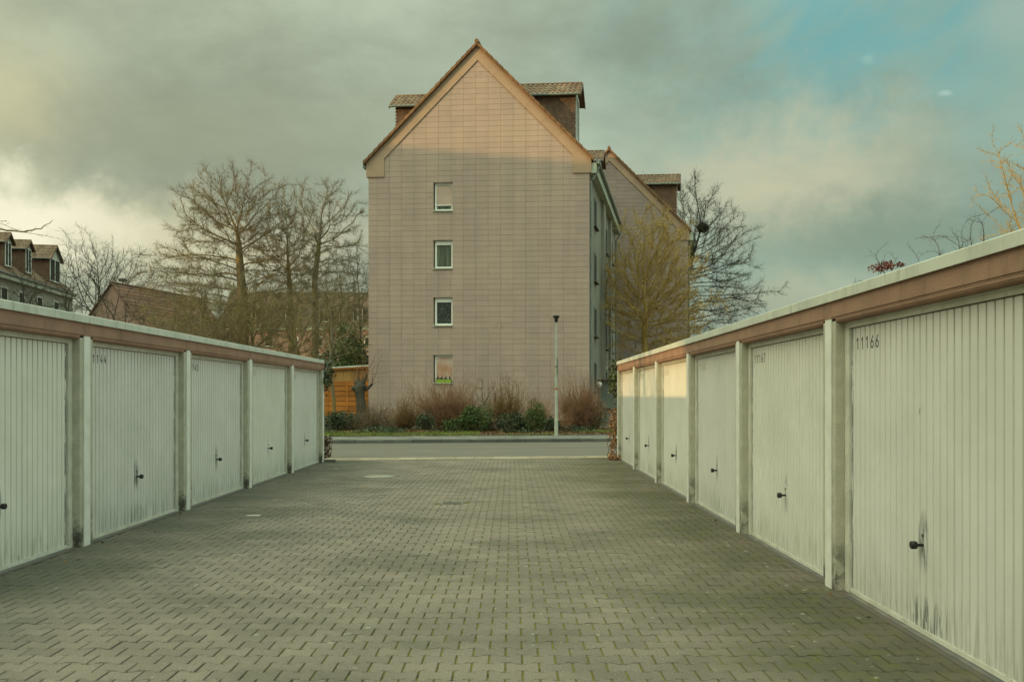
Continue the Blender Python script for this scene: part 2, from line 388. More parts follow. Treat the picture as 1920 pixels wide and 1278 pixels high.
mat('twig_gold', (0.235, 0.135, 0.045), (0.17, 0.10, 0.045), 1.5, 0.9, coords='World')
mat('leaf_dark', (0.035, 0.052, 0.022), (0.055, 0.070, 0.03), 2.0, 0.55, tone=0.45, coords='World')
mat('leaf_mid', (0.050, 0.085, 0.018), (0.075, 0.10, 0.022), 2.0, 0.55, tone=0.45, coords='World')
mat('leaf_laurel', (0.060, 0.085, 0.022), (0.085, 0.095, 0.028), 2.0, 0.5, tone=0.5, coords='World')
mat('leaf_ivy', (0.075, 0.090, 0.024), (0.11, 0.105, 0.035), 3.0, 0.5, tone=0.5, coords='World')
mat('leaf_beech', (0.34, 0.155, 0.050), (0.26, 0.115, 0.04), 2.0, 0.8, tone=0.4, coords='World')
mat('leaf_brown', (0.12, 0.065, 0.035), (0.09, 0.05, 0.03), 2.0, 0.8, tone=0.4, coords='World')
mat('leaf_crimson', (0.24, 0.065, 0.045), (0.18, 0.055, 0.04), 2.0, 0.8, tone=0.4, coords='World')

# ------------------------------------------------------------------ object helpers
BASE = {}
def props(o, label=None, cat=None, group=None, kind=None):
    if label: o['label'] = label
    if cat: o['category'] = cat
    if group: o['group'] = group
    if kind: o['kind'] = kind
    return o
def thing(name, label, cat, loc=(0, 0, 0), group=None):
    o = bpy.data.objects.new(name, None); COL.objects.link(o)
    o.empty_display_size = 0.3
    o.location = loc
    BASE[o] = np.array(loc, float)
    return props(o, label, cat, group)

def link_mesh(name, V, faces, m, parent=None, base=None, tones=None, smooth=False, kind=None, tri=None):
    """faces: list of index tuples, or an (N,k) integer array of equal faces"""
    V = np.asarray(V, float).reshape(-1, 3)
    off = BASE[parent] if parent is not None else np.array(base if base is not None else (0, 0, 0), float)
    me = bpy.data.meshes.new(name)
    if isinstance(faces, np.ndarray):
        n, kk = faces.shape
        me.vertices.add(len(V)); me.vertices.foreach_set('co', (V - off).astype(np.float32).ravel())
        me.loops.add(n * kk); me.loops.foreach_set('vertex_index', faces.astype(np.int32).ravel())
        me.polygons.add(n); me.polygons.foreach_set('loop_start', np.arange(0, n * kk, kk, dtype=np.int32))
        me.update(calc_edges=True)
    else:
        me.from_pydata((V - off).tolist(), [], faces)
    if tones is not None:
        a = me.attributes.new('tone', 'FLOAT', 'FACE')
        a.data.foreach_set('value', np.asarray(tones, np.float32))
    if smooth:
        me.polygons.foreach_set('use_smooth', np.ones(len(me.polygons), bool))
    me.materials.append(MATS[m])
    o = bpy.data.objects.new(name, me); COL.objects.link(o)
    BASE[o] = off
    if parent is not None: o.parent = parent
    else: o.location = off
    if kind: o['kind'] = kind
    return o

class MB:
    def __init__(s, T=None):
        s.v = []; s.f = []; s.t = []; s.T = T
    def add(s, pts, faces, tone=0.5):
        b = len(s.v)
        if s.T is not None: pts = [s.T(*p) for p in pts]
        s.v.extend([tuple(p) for p in pts])
        s.f.extend([tuple(i + b for i in f) for f in faces])
        s.t.extend([tone] * len(faces))
        return s
    def box(s, x0, x1, y0, y1, z0, z1, tone=0.5):
        return s.add([(x0, y0, z0), (x1, y0, z0), (x1, y1, z0), (x0, y1, z0), (x0, y0, z1), (x1, y0, z1), (x1, y1, z1), (x0, y1, z1)],
                     [(3, 2, 1, 0), (4, 5, 6, 7), (0, 1, 5, 4), (1, 2, 6, 5), (2, 3, 7, 6), (3, 0, 4, 7)], tone)
    def ext(s, poly, d, tone=0.5):
        n = len(poly); q = [(p[0] + d[0], p[1] + d[1], p[2] + d[2]) for p in poly]
        return s.add(list(poly) + q, [tuple(range(n)), tuple(range(2 * n - 1, n - 1, -1))] +
                     [(i, (i + 1) % n, n + (i + 1) % n, n + i) for i in range(n)], tone)
    def tube(s, pts, rad, k=8, cap=True, tone=0.5):
        P = [Vector(p) for p in pts]
        if not hasattr(rad, '__len__'): rad = [rad] * len(P)
        vs = []
        for i, p in enumerate(P):
            d = (P[min(i + 1, len(P) - 1)] - P[max(i - 1, 0)]).normalized()
            a = d.orthogonal().normalized() if abs(d.z) > 0.99 else d.cross(Vector((0, 0, 1))).normalized()
            c = d.cross(a)
            for j in range(k):
                t = 2 * math.pi * j / k
                vs.append(p + (a * math.cos(t) + c * math.sin(t)) * rad[i])
        fs = [(i * k + j, i * k + (j + 1) % k, (i + 1) * k + (j + 1) % k, (i + 1) * k + j) for i in range(len(P) - 1) for j in range(k)]
        if cap: fs += [tuple(range(k - 1, -1, -1)), tuple(range((len(P) - 1) * k, len(P) * k))]
        return s.add(vs, fs, tone)
    def lathe(s, c, prof, k=16, tone=0.5):
        return s.tube([(c[0], c[1], c[2] + z) for r, z in prof], [max(r, 1e-4) for r, z in prof], k, True, tone)
    def build(s, name, m, parent=None, base=None, smooth=False, kind=None):
        return link_mesh(name, s.v, s.f, m, parent, base, s.t, smooth, kind)

def clip(poly, a, b, c):
    """keep the part of a convex 2-D polygon where a*x + b*y <= c"""
    out = []
    for i in range(len(poly)):
        p, q = poly[i], poly[(i + 1) % len(poly)]
        dp, dq = a * p[0] + b * p[1] - c, a * q[0] + b * q[1] - c
        if dp <= 0: out.append(p)
        if dp * dq < 0:
            t = dp / (dp - dq); out.append((p[0] + t * (q[0] - p[0]), p[1] + t * (q[1] - p[1])))
    return out
def area(p): return abs(sum(p[i][0] * p[(i + 1) % len(p)][1] - p[(i + 1) % len(p)][0] * p[i][1] for i in range(len(p)))) / 2

# ------------------------------------------------------------------ ground, road, pavement
XL, XR = -4.74, 2.76                  # fronts of the left and the right row of garages
def y_pave(x): return 22.55 + 0.13 * x
def y_road(x): return y_pave(x) + 0.88
def y_kerb(x): return 30.6 + 0.118 * x
def y_walk(x): return y_kerb(x) + 2.75
def g_verge(x, y):
    t = max(0.0, min(1.0, (y - y_walk(x)) / 8.0))
    return 0.13 + 0.22 * t
def strip(name, m, f0, f1, z, x0, x1, kind='structure', n=24, parent=None):
    V = []; Fc = []
    for i in range(n + 1):
        x = x0 + (x1 - x0) * i / n
        V += [(x, f0(x), z), (x, f1(x), z)]
    for i in range(n): Fc.append((2 * i, 2 * i + 2, 2 * i + 3, 2 * i + 1))
    return link_mesh(name, V, Fc, m, parent, None, [0.5] * len(Fc), False, kind)

gs = 900.0
link_mesh('ground', [(-gs, -gs, -0.16), (gs, -gs, -0.16), (gs, gs, -0.16), (-gs, gs, -0.16)], [(0, 1, 2, 3)], 'ground_grass', kind='structure')
paving = strip('paving', 'joint_fill', lambda x: -14.0, lambda x: y_pave(x), -0.0105, XL - 0.12, XR + 0.12)
strip('road', 'asphalt', y_road, lambda x: y_kerb(x) + 0.02, -0.006, -90, 90)
apron = strip('apron', 'beige_strip', lambda x: y_pave(x), lambda x: y_road(x) + 0.01, -0.012, -90, 90)
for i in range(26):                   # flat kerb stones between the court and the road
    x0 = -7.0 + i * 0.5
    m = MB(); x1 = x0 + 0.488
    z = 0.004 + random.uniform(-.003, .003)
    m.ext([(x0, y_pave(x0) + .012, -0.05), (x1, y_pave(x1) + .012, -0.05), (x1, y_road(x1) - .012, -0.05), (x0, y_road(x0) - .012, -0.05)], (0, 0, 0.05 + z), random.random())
    m.build('kerb_stone', 'beige_strip', apron)

walk = strip('pavement', 'kerb_concrete', lambda x: y_kerb(x) + 0.13, y_walk, 0.108, -90, 90)
m = MB()
for r in range(6):
    for i in range(64):
        x0 = -13 + i * 0.5 + (0.25 if r % 2 else 0)
        x1 = x0 + 0.488
        ya = lambda x, r=r: y_kerb(x) + 0.15 + r * 0.42
        t = random.random()
        if r in (1, 2) and random.random() < 0.35: t = random.uniform(1.4, 2.4)
        m.ext([(x0, ya(x0), 0.09), (x1, ya(x1), 0.09), (x1, ya(x1) + .408, 0.09), (x0, ya(x0) + .408, 0.09)], (0, 0, 0.03 + random.uniform(-.003, .003)), t)
m.build('slab', 'slab_concrete', walk, kind='stuff')
kerb = strip('kerb', 'kerb_concrete', lambda x: y_kerb(x) + 0.01, lambda x: y_kerb(x) + 0.14, 0.05, -90, 90)
for i in range(22):
    x0 = -10.5 + i; x1 = x0 + 0.985
    z = 0.125 + random.uniform(-.004, .004)
    y0, y1 = y_kerb(x0), y_kerb(x1)
    m = MB().ext([(x0, y0, -0.05), (x0, y0, z - .02), (x0, y0 + .02, z), (x0, y0 + .145, z), (x0, y0 + .145, -0.05)], (x1 - x0, y1 - y0, 0), random.random())
    m.build('kerb_stone', 'kerb_concrete', kerb)

# planted verge in front of the gable
V = []; Fc = []
nx, ny = 60, 16
for j in range(ny + 1):
    for i in range(nx + 1):
        x = -40 + 70 * i / nx
        y = y_walk(x) + (52 - y_walk(x)) * (j / ny) ** 1.3
        V.append((x, y, g_verge(x, y) + (0 if j == 0 else random.uniform(-.02, .02))))
for j in range(ny):
    for i in range(nx):
        a = j * (nx + 1) + i; Fc.append((a, a + 1, a + nx + 2, a + nx + 1))
link_mesh('verge', V, Fc, 'soil', kind='structure', smooth=True)

# ------------------------------------------------------------------ paving stones (double-T blocks)
PW, PR, PA = 0.208, 0.155, 0.0145
def paver_outline(cx, cy, gx=0.0052, gy=0.0037):
    h = PW / 2 - gx; k1, k2 = 0.058, 0.030
    top = [(-h, PA), (-k1, PA), (-k2, -PA), (k2, -PA), (k1, PA), (h, PA)]
    up_ = [(cx + x, cy + PR / 2 + d - gy) for x, d in top]
    dn = [(cx + x, cy - PR / 2 - d + gy) for x, d in reversed(top)]
    return up_[::-1] + dn[::-1]
def paver_geo(cx, cy, tone):
    o = paver_outline(cx, cy)
    tx, ty = random.gauss(0, .006), random.gauss(0, .006)
    dz = random.gauss(0, .0012)
    n = len(o)
    zz = lambda x, y, b: b + dz + tx * (x - cx) + ty * (y - cy)
    e = 0.0035
    ins = [(x - math.copysign(e, x - cx), y - math.copysign(e, y - cy)) for x, y in o]
    v = [(x, y, zz(x, y, 0.0)) for x, y in ins] + [(x, y, zz(x, y, -0.0045)) for x, y in o] + [(x, y, -0.022) for x, y in o]
    f = [tuple(range(n))]
    for r in (0, n):
        f += [(r + i, r + n + i, r + n + (i + 1) % n, r + (i + 1) % n) for i in range(n)]
    return v, f
stones = []
j = 0
y = 1.2
while y < 23.0:
    x = XL + 0.02 + (PW / 2 if j % 2 else 0.0)
    while x < XR + 0.05:
        if y + PR / 2 < y_pave(x) - 0.02: stones.append((x, y, j))
        x += PW
    y += PR; j += 1
def in_view(x, y):
    px = 960 + F * x / y; py = HZ + F * CH / y
    return 10 < px < 1910 and py < 1272
near = sorted([s for s in stones if s[1] > 4.5 and in_view(s[0], s[1])], key=lambda s: s[1])[:300]
nearset = set(near)
MH = [(-2.74, 17.59, 0.40), (-0.925, 13.215, 0.17)]
mass = MB()
for s in stones:
    x, y, j = s
    if any(abs(x - a) < r and abs(y - b) < r and (r < .3 or math.hypot(x - a, y - b) < r) for a, b, r in MH): continue
    t = min(1.3, max(0, random.gauss(0.5, 0.24)))
    v, f = paver_geo(x, y, t)
    if s in nearset:
        link_mesh('paving_stone', v, f, 'paver', paving, None, [t] * len(f))
    else:
        mass.add(v, f, t)
mass.build('paving_stone', 'paver', paving, kind='stuff')

# manhole cover, drain, mortar patch, loose bits
def disc_mb(cx, cy, r0, r1, z0, z1, k=32):
    m = MB(); v = []; 
    for i in range(k):
        a = 2 * math.pi * i / k
        v += [(cx + r0 * math.cos(a), cy + r0 * math.sin(a), z1), (cx + r1 * math.cos(a), cy + r1 * math.sin(a), z1),
              (cx + r1 * math.cos(a), cy + r1 * math.sin(a), z0), (cx + r0 * math.cos(a), cy + r0 * math.sin(a), z0)]
    f = []
    for i in range(k):
        a, b = 4 * i, 4 * ((i + 1) % k)
        f += [(a, a + 1, b + 1, b), (a + 1, a + 2, b + 2, b + 1), (a + 3, a, b, b + 3)]
    return m.add(v, f)
mh = thing('manhole_cover', 'round pale concrete manhole cover in a dark ring, left in the paved court', 'manhole cover', (-2.74, 17.59, 0))
disc_mb(-2.74, 17.59, 0.318, 0.385, -0.02, 0.004).build('rim', 'iron_lid', mh)
MB().lathe((-2.74, 17.59, -0.02), [(0.31, 0), (0.31, 0.026), (0.30, 0.029)], 32).build('lid', 'concrete_lid', mh)
dr = thing('drain_grate', 'small square dark iron drain cover in the middle of the paving', 'drain cover', (-0.925, 13.215, 0))
m = MB()
for a in (0, 1):
    m.box(-1.095, -0.755, 13.060 + a * .28, 13.090 + a * .28, -.02, .002)
    m.box(-1.095 + a * .31, -1.065 + a * .31, 13.090, 13.340, -.02, .002)
m.build('frame', 'iron_lid', dr)
m = MB()
for i in range(7): m.box(-1.062, -0.788, 13.095 + i * .0355, 13.115 + i * .0355, -.02, -.002)
m.build('bar', 'iron_lid', dr)
def blob(name, label, cat, x, y, r, m, zt=0.006):
    n = 14; v = []
    for i in range(n):
        a = 2 * math.pi * i / n; q = r * random.uniform(.7, 1.1)
        v.append((x + q * math.cos(a), y + q * .75 * math.sin(a), zt * .4))
    v += [(x + .55 * (p[0] - x), y + .55 * (p[1] - y), zt) for p in v]
    f = [tuple(range(n, 2 * n))] + [(i, (i + 1) % n, n + (i + 1) % n, n + i) for i in range(n)]
    o = link_mesh(name, v, f, m, None, (x, y, 0))
    return props(o, label, cat)
blob('mortar_patch', 'flat pale mortar splash on the paving in the left half of the court', 'mortar patch', -3.59, 11.86, 0.115, 'mortar')
blob('mortar_patch', 'small tan chip of mortar on the paving near the left garage doors', 'mortar patch', -3.75, 13.5, 0.05, 'beige_strip', 0.012)
blob('mortar_patch', 'tiny light crumb on the paving by the wide manhole cover, towards the road', 'mortar patch', -4.0, 19.4, 0.035, 'mortar', 0.02)

# ------------------------------------------------------------------ garages
GP = 2.975
OPEN = 1.345                           # half width of the opening between two pillars
DOORW = 1.255                          # half width of the door leaf
def door_mesh():
    """one steel sheet pressed into flat ribs with narrow grooves; x from +DOORW to -DOORW, front faces +y"""
    nr = 27; pitch = 2 * DOORW / nr
    prof = []
    for i in range(nr):
        x0 = -DOORW + i * pitch
        d = 0.0125 if i not in (9,) else 0.017
        prof += [(x0, -0.0985 - d), (x0 + 0.005, -0.0985 - d), (x0 + 0.015, -0.0985), (x0 + pitch - 0.009, -0.0985)]
    prof.append((DOORW, -0.1085))
    m = MB(); z0, z1 = -0.015, 2.165
    v = [(x, y, z0) for x, y in prof] + [(x, y, z1) for x, y in prof]
    n = len(prof)
    m.add(v, [(i + 1, i, n + i, n + i + 1) for i in range(n - 1)])
    return m
DIG = {  # strokes on a 0..1 x 0..2 cell
    '0': [[(0, .3), (0, 1.7), (.3, 2), (.7, 2), (1, 1.7), (1, .3), (.7, 0), (.3, 0), (0, .3)]],
    '1': [[(.1, 1.6), (.55, 2), (.55, 0)]],
    '2': [[(0, 1.6), (.2, 2), (.8, 2), (1, 1.7), (1, 1.3), (0, 0), (1, 0)]],
    '3': [[(0, 1.8), (.3, 2), (.8, 2), (1, 1.6), (.7, 1.1), (.4, 1.05)], [(.7, 1.1), (1, .6), (.8, 0), (.2, 0), (0, .3)]],
    '4': [[(.55, 2), (0, .6), (1, .6)], [(.75, 1.2), (.75, 0)]],
    '5': [[(.95, 2), (.1, 2), (0, 1.1), (.3, 1.25), (.7, 1.25), (1, .95), (1, .35), (.7, 0), (.25, 0), (0, .3)]],
    '6': [[(.8, 2), (.2, 1.2), (0, .7), (0, .3), (.3, 0), (.7, 0), (1, .3), (1, .8), (.7, 1.1), (.3, 1.1), (.05, .85)]],
    '7': [[(0, 2), (1, 2), (.35, 0)]],
    '8': [[(.3, 1.1), (0, 1.4), (0, 1.7), (.3, 2), (.7, 2), (1, 1.7), (1, 1.4), (.7, 1.1), (.3, 1.1), (0, .8), (0, .3), (.3, 0), (.7, 0), (1, .3), (1, .8), (.7, 1.1)]],
    '9': [[(.2, 0), (.8, .8), (1, 1.3), (1, 1.7), (.7, 2), (.3, 2), (0, 1.7), (0, 1.2), (.3, .9), (.7, .9), (.95, 1.15)]],
}
def digit_mb(ch, x, z, w=0.043, h=0.092, lw=0.0105):
    m = MB()
    for st in DIG[ch]:
        for a, b in zip(st[:-1], st[1:]):
            # viewer at +y sees +x on the left
            p = Vector((x - (a[0] - .5) * w, 0, z + a[1] * h / 2)); q = Vector((x - (b[0] - .5) * w, 0, z + b[1] * h / 2))
            d = (q - p).normalized(); nrm = Vector((-d.z, 0, d.x)) * lw / 2; e = d * lw * .35
            yb, yf = -0.0985, -0.0965 - random.uniform(0, .0004)
            quad = [p - e + nrm, q + e + nrm, q + e - nrm, p - e - nrm]
            m.ext([(c.x, yb, c.z) for c in quad], (0, yf - yb, 0))
    return m

def make_garage():
    g = thing('garage', 'garage', 'garage')
    # concrete shell
    m = MB()
    for s in (-1, 1):
        xo, xi = s * (GP / 2 - 0.004), s * OPEN
        m.box(min(xo, xi), max(xo, xi), -5.6, 0.0, -0.10, 2.24)
    m.build('pillar', 'roughcast', g)
    MB().box(-OPEN, OPEN, -5.6, -5.45, 0, 2.24).build('back_wall', 'roughcast', g)
    MB().box(-GP / 2 + .004, GP / 2 - .004, -5.6, -0.02, 2.412, 2.455).build('roof', 'roofing_felt', g)
    # brown lintel with a moulded lower lip over the opening
    w = OPEN - 0.005
    m = MB()
    prof = [(-0.06, 2.262), (0.006, 2.262), (0.004, 2.270), (0.012, 2.276), (0.012, 2.411), (-0.06, 2.411)]
    m.ext([(-GP / 2 + .07, y, z) for y, z in prof], (GP - .14, 0, 0))
    m.build('lintel', 'fascia_paint', g)
    m = MB()
    pr = [(-0.06, 2.2605), (-0.06, 2.222), (-0.022, 2.222), (-0.006, 2.230), (0.004, 2.246), (0.004, 2.2605)]
    m.ext([(-w, y, z) for y, z in pr], (2 * w, 0, 0))
    m.build('lintel_lip', 'fascia_paint', g)
    # sheet-metal roof edge
    m = MB(); pr = [(0.035, 2.408), (0.035, 2.488), (0.028, 2.494), (-0.10, 2.494), (-0.10, 2.456), (0.022, 2.456), (0.022, 2.408)]
    m.ext([(-GP / 2 + .0025, y, z) for y, z in pr], (GP - .005, 0, 0))
    m.build('roof_edge', 'roof_trim', g)
    # door frame
    fr = MB()
    for s in (-1, 1):
        a, b = s * (OPEN - .002), s * (DOORW + .004)
        fr.box(min(a, b), max(a, b), -0.150, -0.078, -0.055, 2.221)
    fr.box(-DOORW - .004, DOORW + .004, -0.150, -0.080, 2.172, 2.205)
    fr.box(-DOORW - .004, DOORW + .004, -0.150, -0.066, 2.205, 2.221)
    fr.build('door_frame', 'frame_paint', g)
    d = door_mesh().build('door', 'door_paint', g)
    MB().box(-DOORW, DOORW, -0.116, -0.090, -0.050, -0.017).build('bottom_rail', 'frame_paint', d)
    kn = MB(); kn.tube([(0, -.0985, .565), (0, -.052, .565), (0, -.05, .565), (0, -.018, .565), (0, -.012, .565)], [.011, .011, .027, .029, .024], 14)
    kn.build('handle', 'handle_black', d, smooth=False)
    MB().tube([(0, -.0985, .632), (0, -.090, .632)], .010, 10).build('keyhole', 'rust_steel', d)
    MB().box(-OPEN + .002, OPEN - .002, -0.16, -0.045, -0.12, -0.0535).build('threshold', 'dark_steel', g)
    MB().box(-OPEN + .002, OPEN - .002, -0.043, 0.006, -0.12, -0.056).build('threshold_edge', 'rust_steel', g)
    return g
def cover_strip(g, x):
    MB().box(x - .068, x + .068, 0.002, 0.013, -0.062, 2.261).build('cover_strip', 'strip_paint', g)
    MB().box(x - .069, x + .069, 0.002, 0.0145, 2.263, 2.409).build('lintel_cap', 'fascia_paint', g)

def copy_tree(o, parent=None):
    c = o.copy(); COL.objects.link(c)
    if parent is not None: c.parent = parent
    for ch in list(o.children): copy_tree(ch, c)
    BASE[c] = BASE[o]
    return c
proto = make_garage()
cover_strip(proto, -GP / 2)
RIGHT = [('11166', 'nearest right-hand garage, white ribbed door numbered 11166 with bare metal scrapes low down', 'digit_dark', 5),
         ('11167', 'garage with white ribbed door numbered 11167 and a dark knob handle', 'digit_dark', 5),
         ('11168', 'garage with white ribbed door and faded number 11168, streak under the handle', 'digit_faded', 5),
         ('11169', 'garage with white ribbed door, faded number 11169 and a sunlit upper corner', 'digit_faded', 5),
         ('11170', 'right-hand garage between the partly sunlit door and the ivy-covered end garage', 'digit_faded', 5),
         ('11171', 'last garage of the right row by the road, ivy on its corner', 'digit_faded', 5)]
LEFT = [('11145', 'nearest left-hand garage, its white ribbed door cut off by the picture edge', 'digit_dark', 5),
        ('11144', 'garage with white ribbed door numbered 11144 in thin dark figures', 'digit_dark', 5),
        ('11143', 'garage with white ribbed door whose worn number reads 1143', 'digit_dark', 4),
        ('11142', 'left-hand garage with only a worn 42 left of its number', 'digit_faded', 2),
        ('11141', 'last garage of the left row by the road, ivy on its roof corner', 'digit_faded', 2)]
first = True
GAR = {}
for row, lst in (('R', RIGHT), ('L', LEFT)):
    for i, (num, label, dm, keep) in enumerate(lst):
        g = proto if first else copy_tree(proto)
        first = False
        if row == 'R':
            g.location = (XR, 7.42 + GP * (i - 0.5), 0.06); g.rotation_euler = (0, 0, R(90))
        else:
            g.location = (XL, 9.50 + GP * (i - 0.5), 0.06); g.rotation_euler = (0, 0, R(-90))
        props(g, label, 'garage', 'garages of the right row' if row == 'R' else 'garages of the left row')
        GAR[num] = g
bpy.context.view_layer.update()
for row, lst in (('R', RIGHT), ('L', LEFT)):
    for i, (num, label, dm, keep) in enumerate(lst):
        g = GAR[num]
        door = [c for c in g.children if c.name.split('.')[0] == 'door'][0]
        BASE[door] = np.zeros(3)
        door['scuff'] = {'11166': 1.0, '11168': .35, '11170': .3, '11144': .25}.get(num, 0.08)
        pitch = 2 * DOORW / 27
        for q, ch in enumerate(num):
            if q < 5 - keep: continue
            cx = DOORW - (q + 1.5 if row == 'R' else q + 0.5) * pitch + 0.003
            digit_mb(ch, cx, 1.985).build('number_digit', dm, door)
BASE[GAR['11171']] = np.zeros(3); cover_strip(GAR['11171'], GP / 2 - .072)
BASE[GAR['11145']] = np.zeros(3); cover_strip(GAR['11145'], GP / 2)
BASE[GAR['11141']] = np.zeros(3)

# ------------------------------------------------------------------ apartment houses
def window(parent, T, u0, u1, z0, z1, v, kind, sill=True, side=None, mats=('window_white', 'window_glass')):
    """a window in the opening; T maps (along, depth, height). frame > pane, shutter, curtain ..."""
    m = MB(T)
    fw = 0.09
    a0, a1 = u0 + 0.045, u1 - 0.004
    m.box(a0, a0 + fw, v, v + .07, z0 + .03, z1 - .01); m.box(a1 - fw, a1, v, v + .07, z0 + .03, z1 - .01)
    m.box(a0 + fw, a1 - fw, v, v + .07, z0 + .03, z0 + .03 + fw); m.box(a0 + fw, a1 - fw, v, v + .07, z1 - .01 - fw, z1 - .01)
    if kind in ('curtain', 'plants'):
        m.box(a0 + fw, a1 - fw, v - .012, v + .05, z1 - .22, z1 - .09 + .003)
    fr = m.build('window', mats[0], parent)
    MB(T).box(a0 + fw, a1 - fw, v + .03, v + .036, z0 + .03 + fw, z1 - .09).build('pane', mats[1], fr)
    MB(T).box(a0 + .01, a1 - .01, v + .16, v + .17, z0 + .03, z1 - .02).build('room', 'dark_room', fr)
    if sill: MB(T).box(u0 - .03, u1 + .012, v - .20, v + .02, z0 - .012, z0 + .028).build('sill', 'eave_panel', fr)
    if kind == 'shutter':
        s = MB(T); zb = z0 + .32; n = 18
        for i in range(n):
            za = zb + (z1 - .12 - zb) * i / n; zc = zb + (z1 - .12 - zb) * (i + 1) / n
            s.ext([(a0 + .08, v - .012, za), (a0 + .08, v - .024, za + (zc - za) * .5), (a0 + .08, v - .012, zc), (a0 + .08, v - .004, zc), (a0 + .08, v - .004, za)], (a1 - a0 - .13, 0, 0), random.random())
        s.build('shutter', 'shutter_pink', fr)
        MB(T).box(a0 + .05, a1 - .03, v - .03, v - .003, zb - .035, zb).build('shutter_rail', 'window_white', fr)
        MB(T).box(a0 + fw + .01, a1 - fw, v + .06, v + .07, z0 + .10, zb).build('curtain', 'curtain', fr)
    if kind == 'curtain':
        c = MB(T); n = 28; w = a1 - a0 - 2 * fw
        pts = [(a0 + fw + w * i / n, v + .09 + .018 * math.sin(i * 1.9), z0 + .1) for i in range(n + 1)]
        c.add(pts + [(p[0], p[1], z1 - .09) for p in pts], [(i, i + 1, n + 2 + i, n + 1 + i) for i in range(n)])
        c.build('curtain', 'curtain', fr)
    if kind == 'plants':
        p = MB(T)
        for i in range(46):
            x = random.uniform(a0 + fw + .05, a1 - fw - .05); z = random.uniform(z0 + .12, z1 - .3)
            l = random.uniform(.06, .2); an = random.uniform(0, 6.28)
            p.add([(x, v + .08, z), (x + .05 * math.cos(an), v + .10, z + .05), (x + l * math.cos(an), v + .09, z + l * .7 * math.sin(an)), (x - .04 * math.sin(an), v + .11, z + .03)], [(0, 1, 2, 3)], random.random())
        p.build('houseplant', 'curtain', fr)
    if kind == 'box':
        MB(T).box(a0 + .075, a1 - .05, v - .006, v - .002, z0 + .12, z1 - .10).build('blind', 'blind_pink', fr)
        MB(T).box(a0 + .06, a1 - .06, v - .11, v - .02, z0 + .03, z0 + .20).build('flower_box', 'flower_box', fr)
        p = MB(T)
        for i in range(4):
            x = a0 + .15 + i * (a1 - a0 - .3) / 3
            p.tube([T_id(x, v - .06, z0 + .2), T_id(x, v - .06, z0 + .30), T_id(x + random.uniform(-.02, .02), v - .06, z0 + .36 + random.random() * .06)], [.035, .03, .008], 7)
        for i in range(14):
            x = random.uniform(a0 + .1, a1 - .1); p.box(x - .02, x + .02, v - .08, v - .05, z0 + .2, z0 + .2 + random.uniform(.02, .07))
        p.build('potted_plant', 'dark_plastic', fr)
    return fr
def T_id(a, b, c): return (a, b, c)

def tile_sheet(m, o, du, ds, nu, ns, pitch=0.235, crs=0.31, amp=0.055):
    """wavy pantiles in courses: o origin at the eave, du unit along, ds unit up the slope"""
    o, du, ds = Vector(o), Vector(du), Vector(ds); nn = du.cross(ds).normalized()
    if nn.z < 0: nn = -nn
    S = 6
    for j in range(ns):
        for i in range(nu):
            t = random.random()
            v = []
            for q in range(S + 1):
                a = q / S
                hgt = amp * (0.5 - 0.5 * math.cos(2 * math.pi * min(1, a * 1.15))) * (1 if a < .87 else .6)
                b = o + du * (pitch * (i + a))
                v.append(b + ds * (crs * j) + nn * (hgt + .030)); 
            for q in range(S + 1):
                a = q / S
                hgt = amp * (0.5 - 0.5 * math.cos(2 * math.pi * min(1, a * 1.15))) * (1 if a < .87 else .6)
                v.append(o + du * (pitch * (i + a)) + ds * (crs * (j + 1.05)) + nn * (hgt + .004))
            for q in range(S + 1):
                a = q / S; v.append(o + du * (pitch * (i + a)) + ds * (crs * j) + nn * -.004)
            f = [(q, q + 1, S + 2 + q, S + 1 + q) for q in range(S)] + [(2 * S + 2 + q, 2 * S + 3 + q, q + 1, q) for q in range(S)]
            m.add([tuple(p) for p in v], f, t)

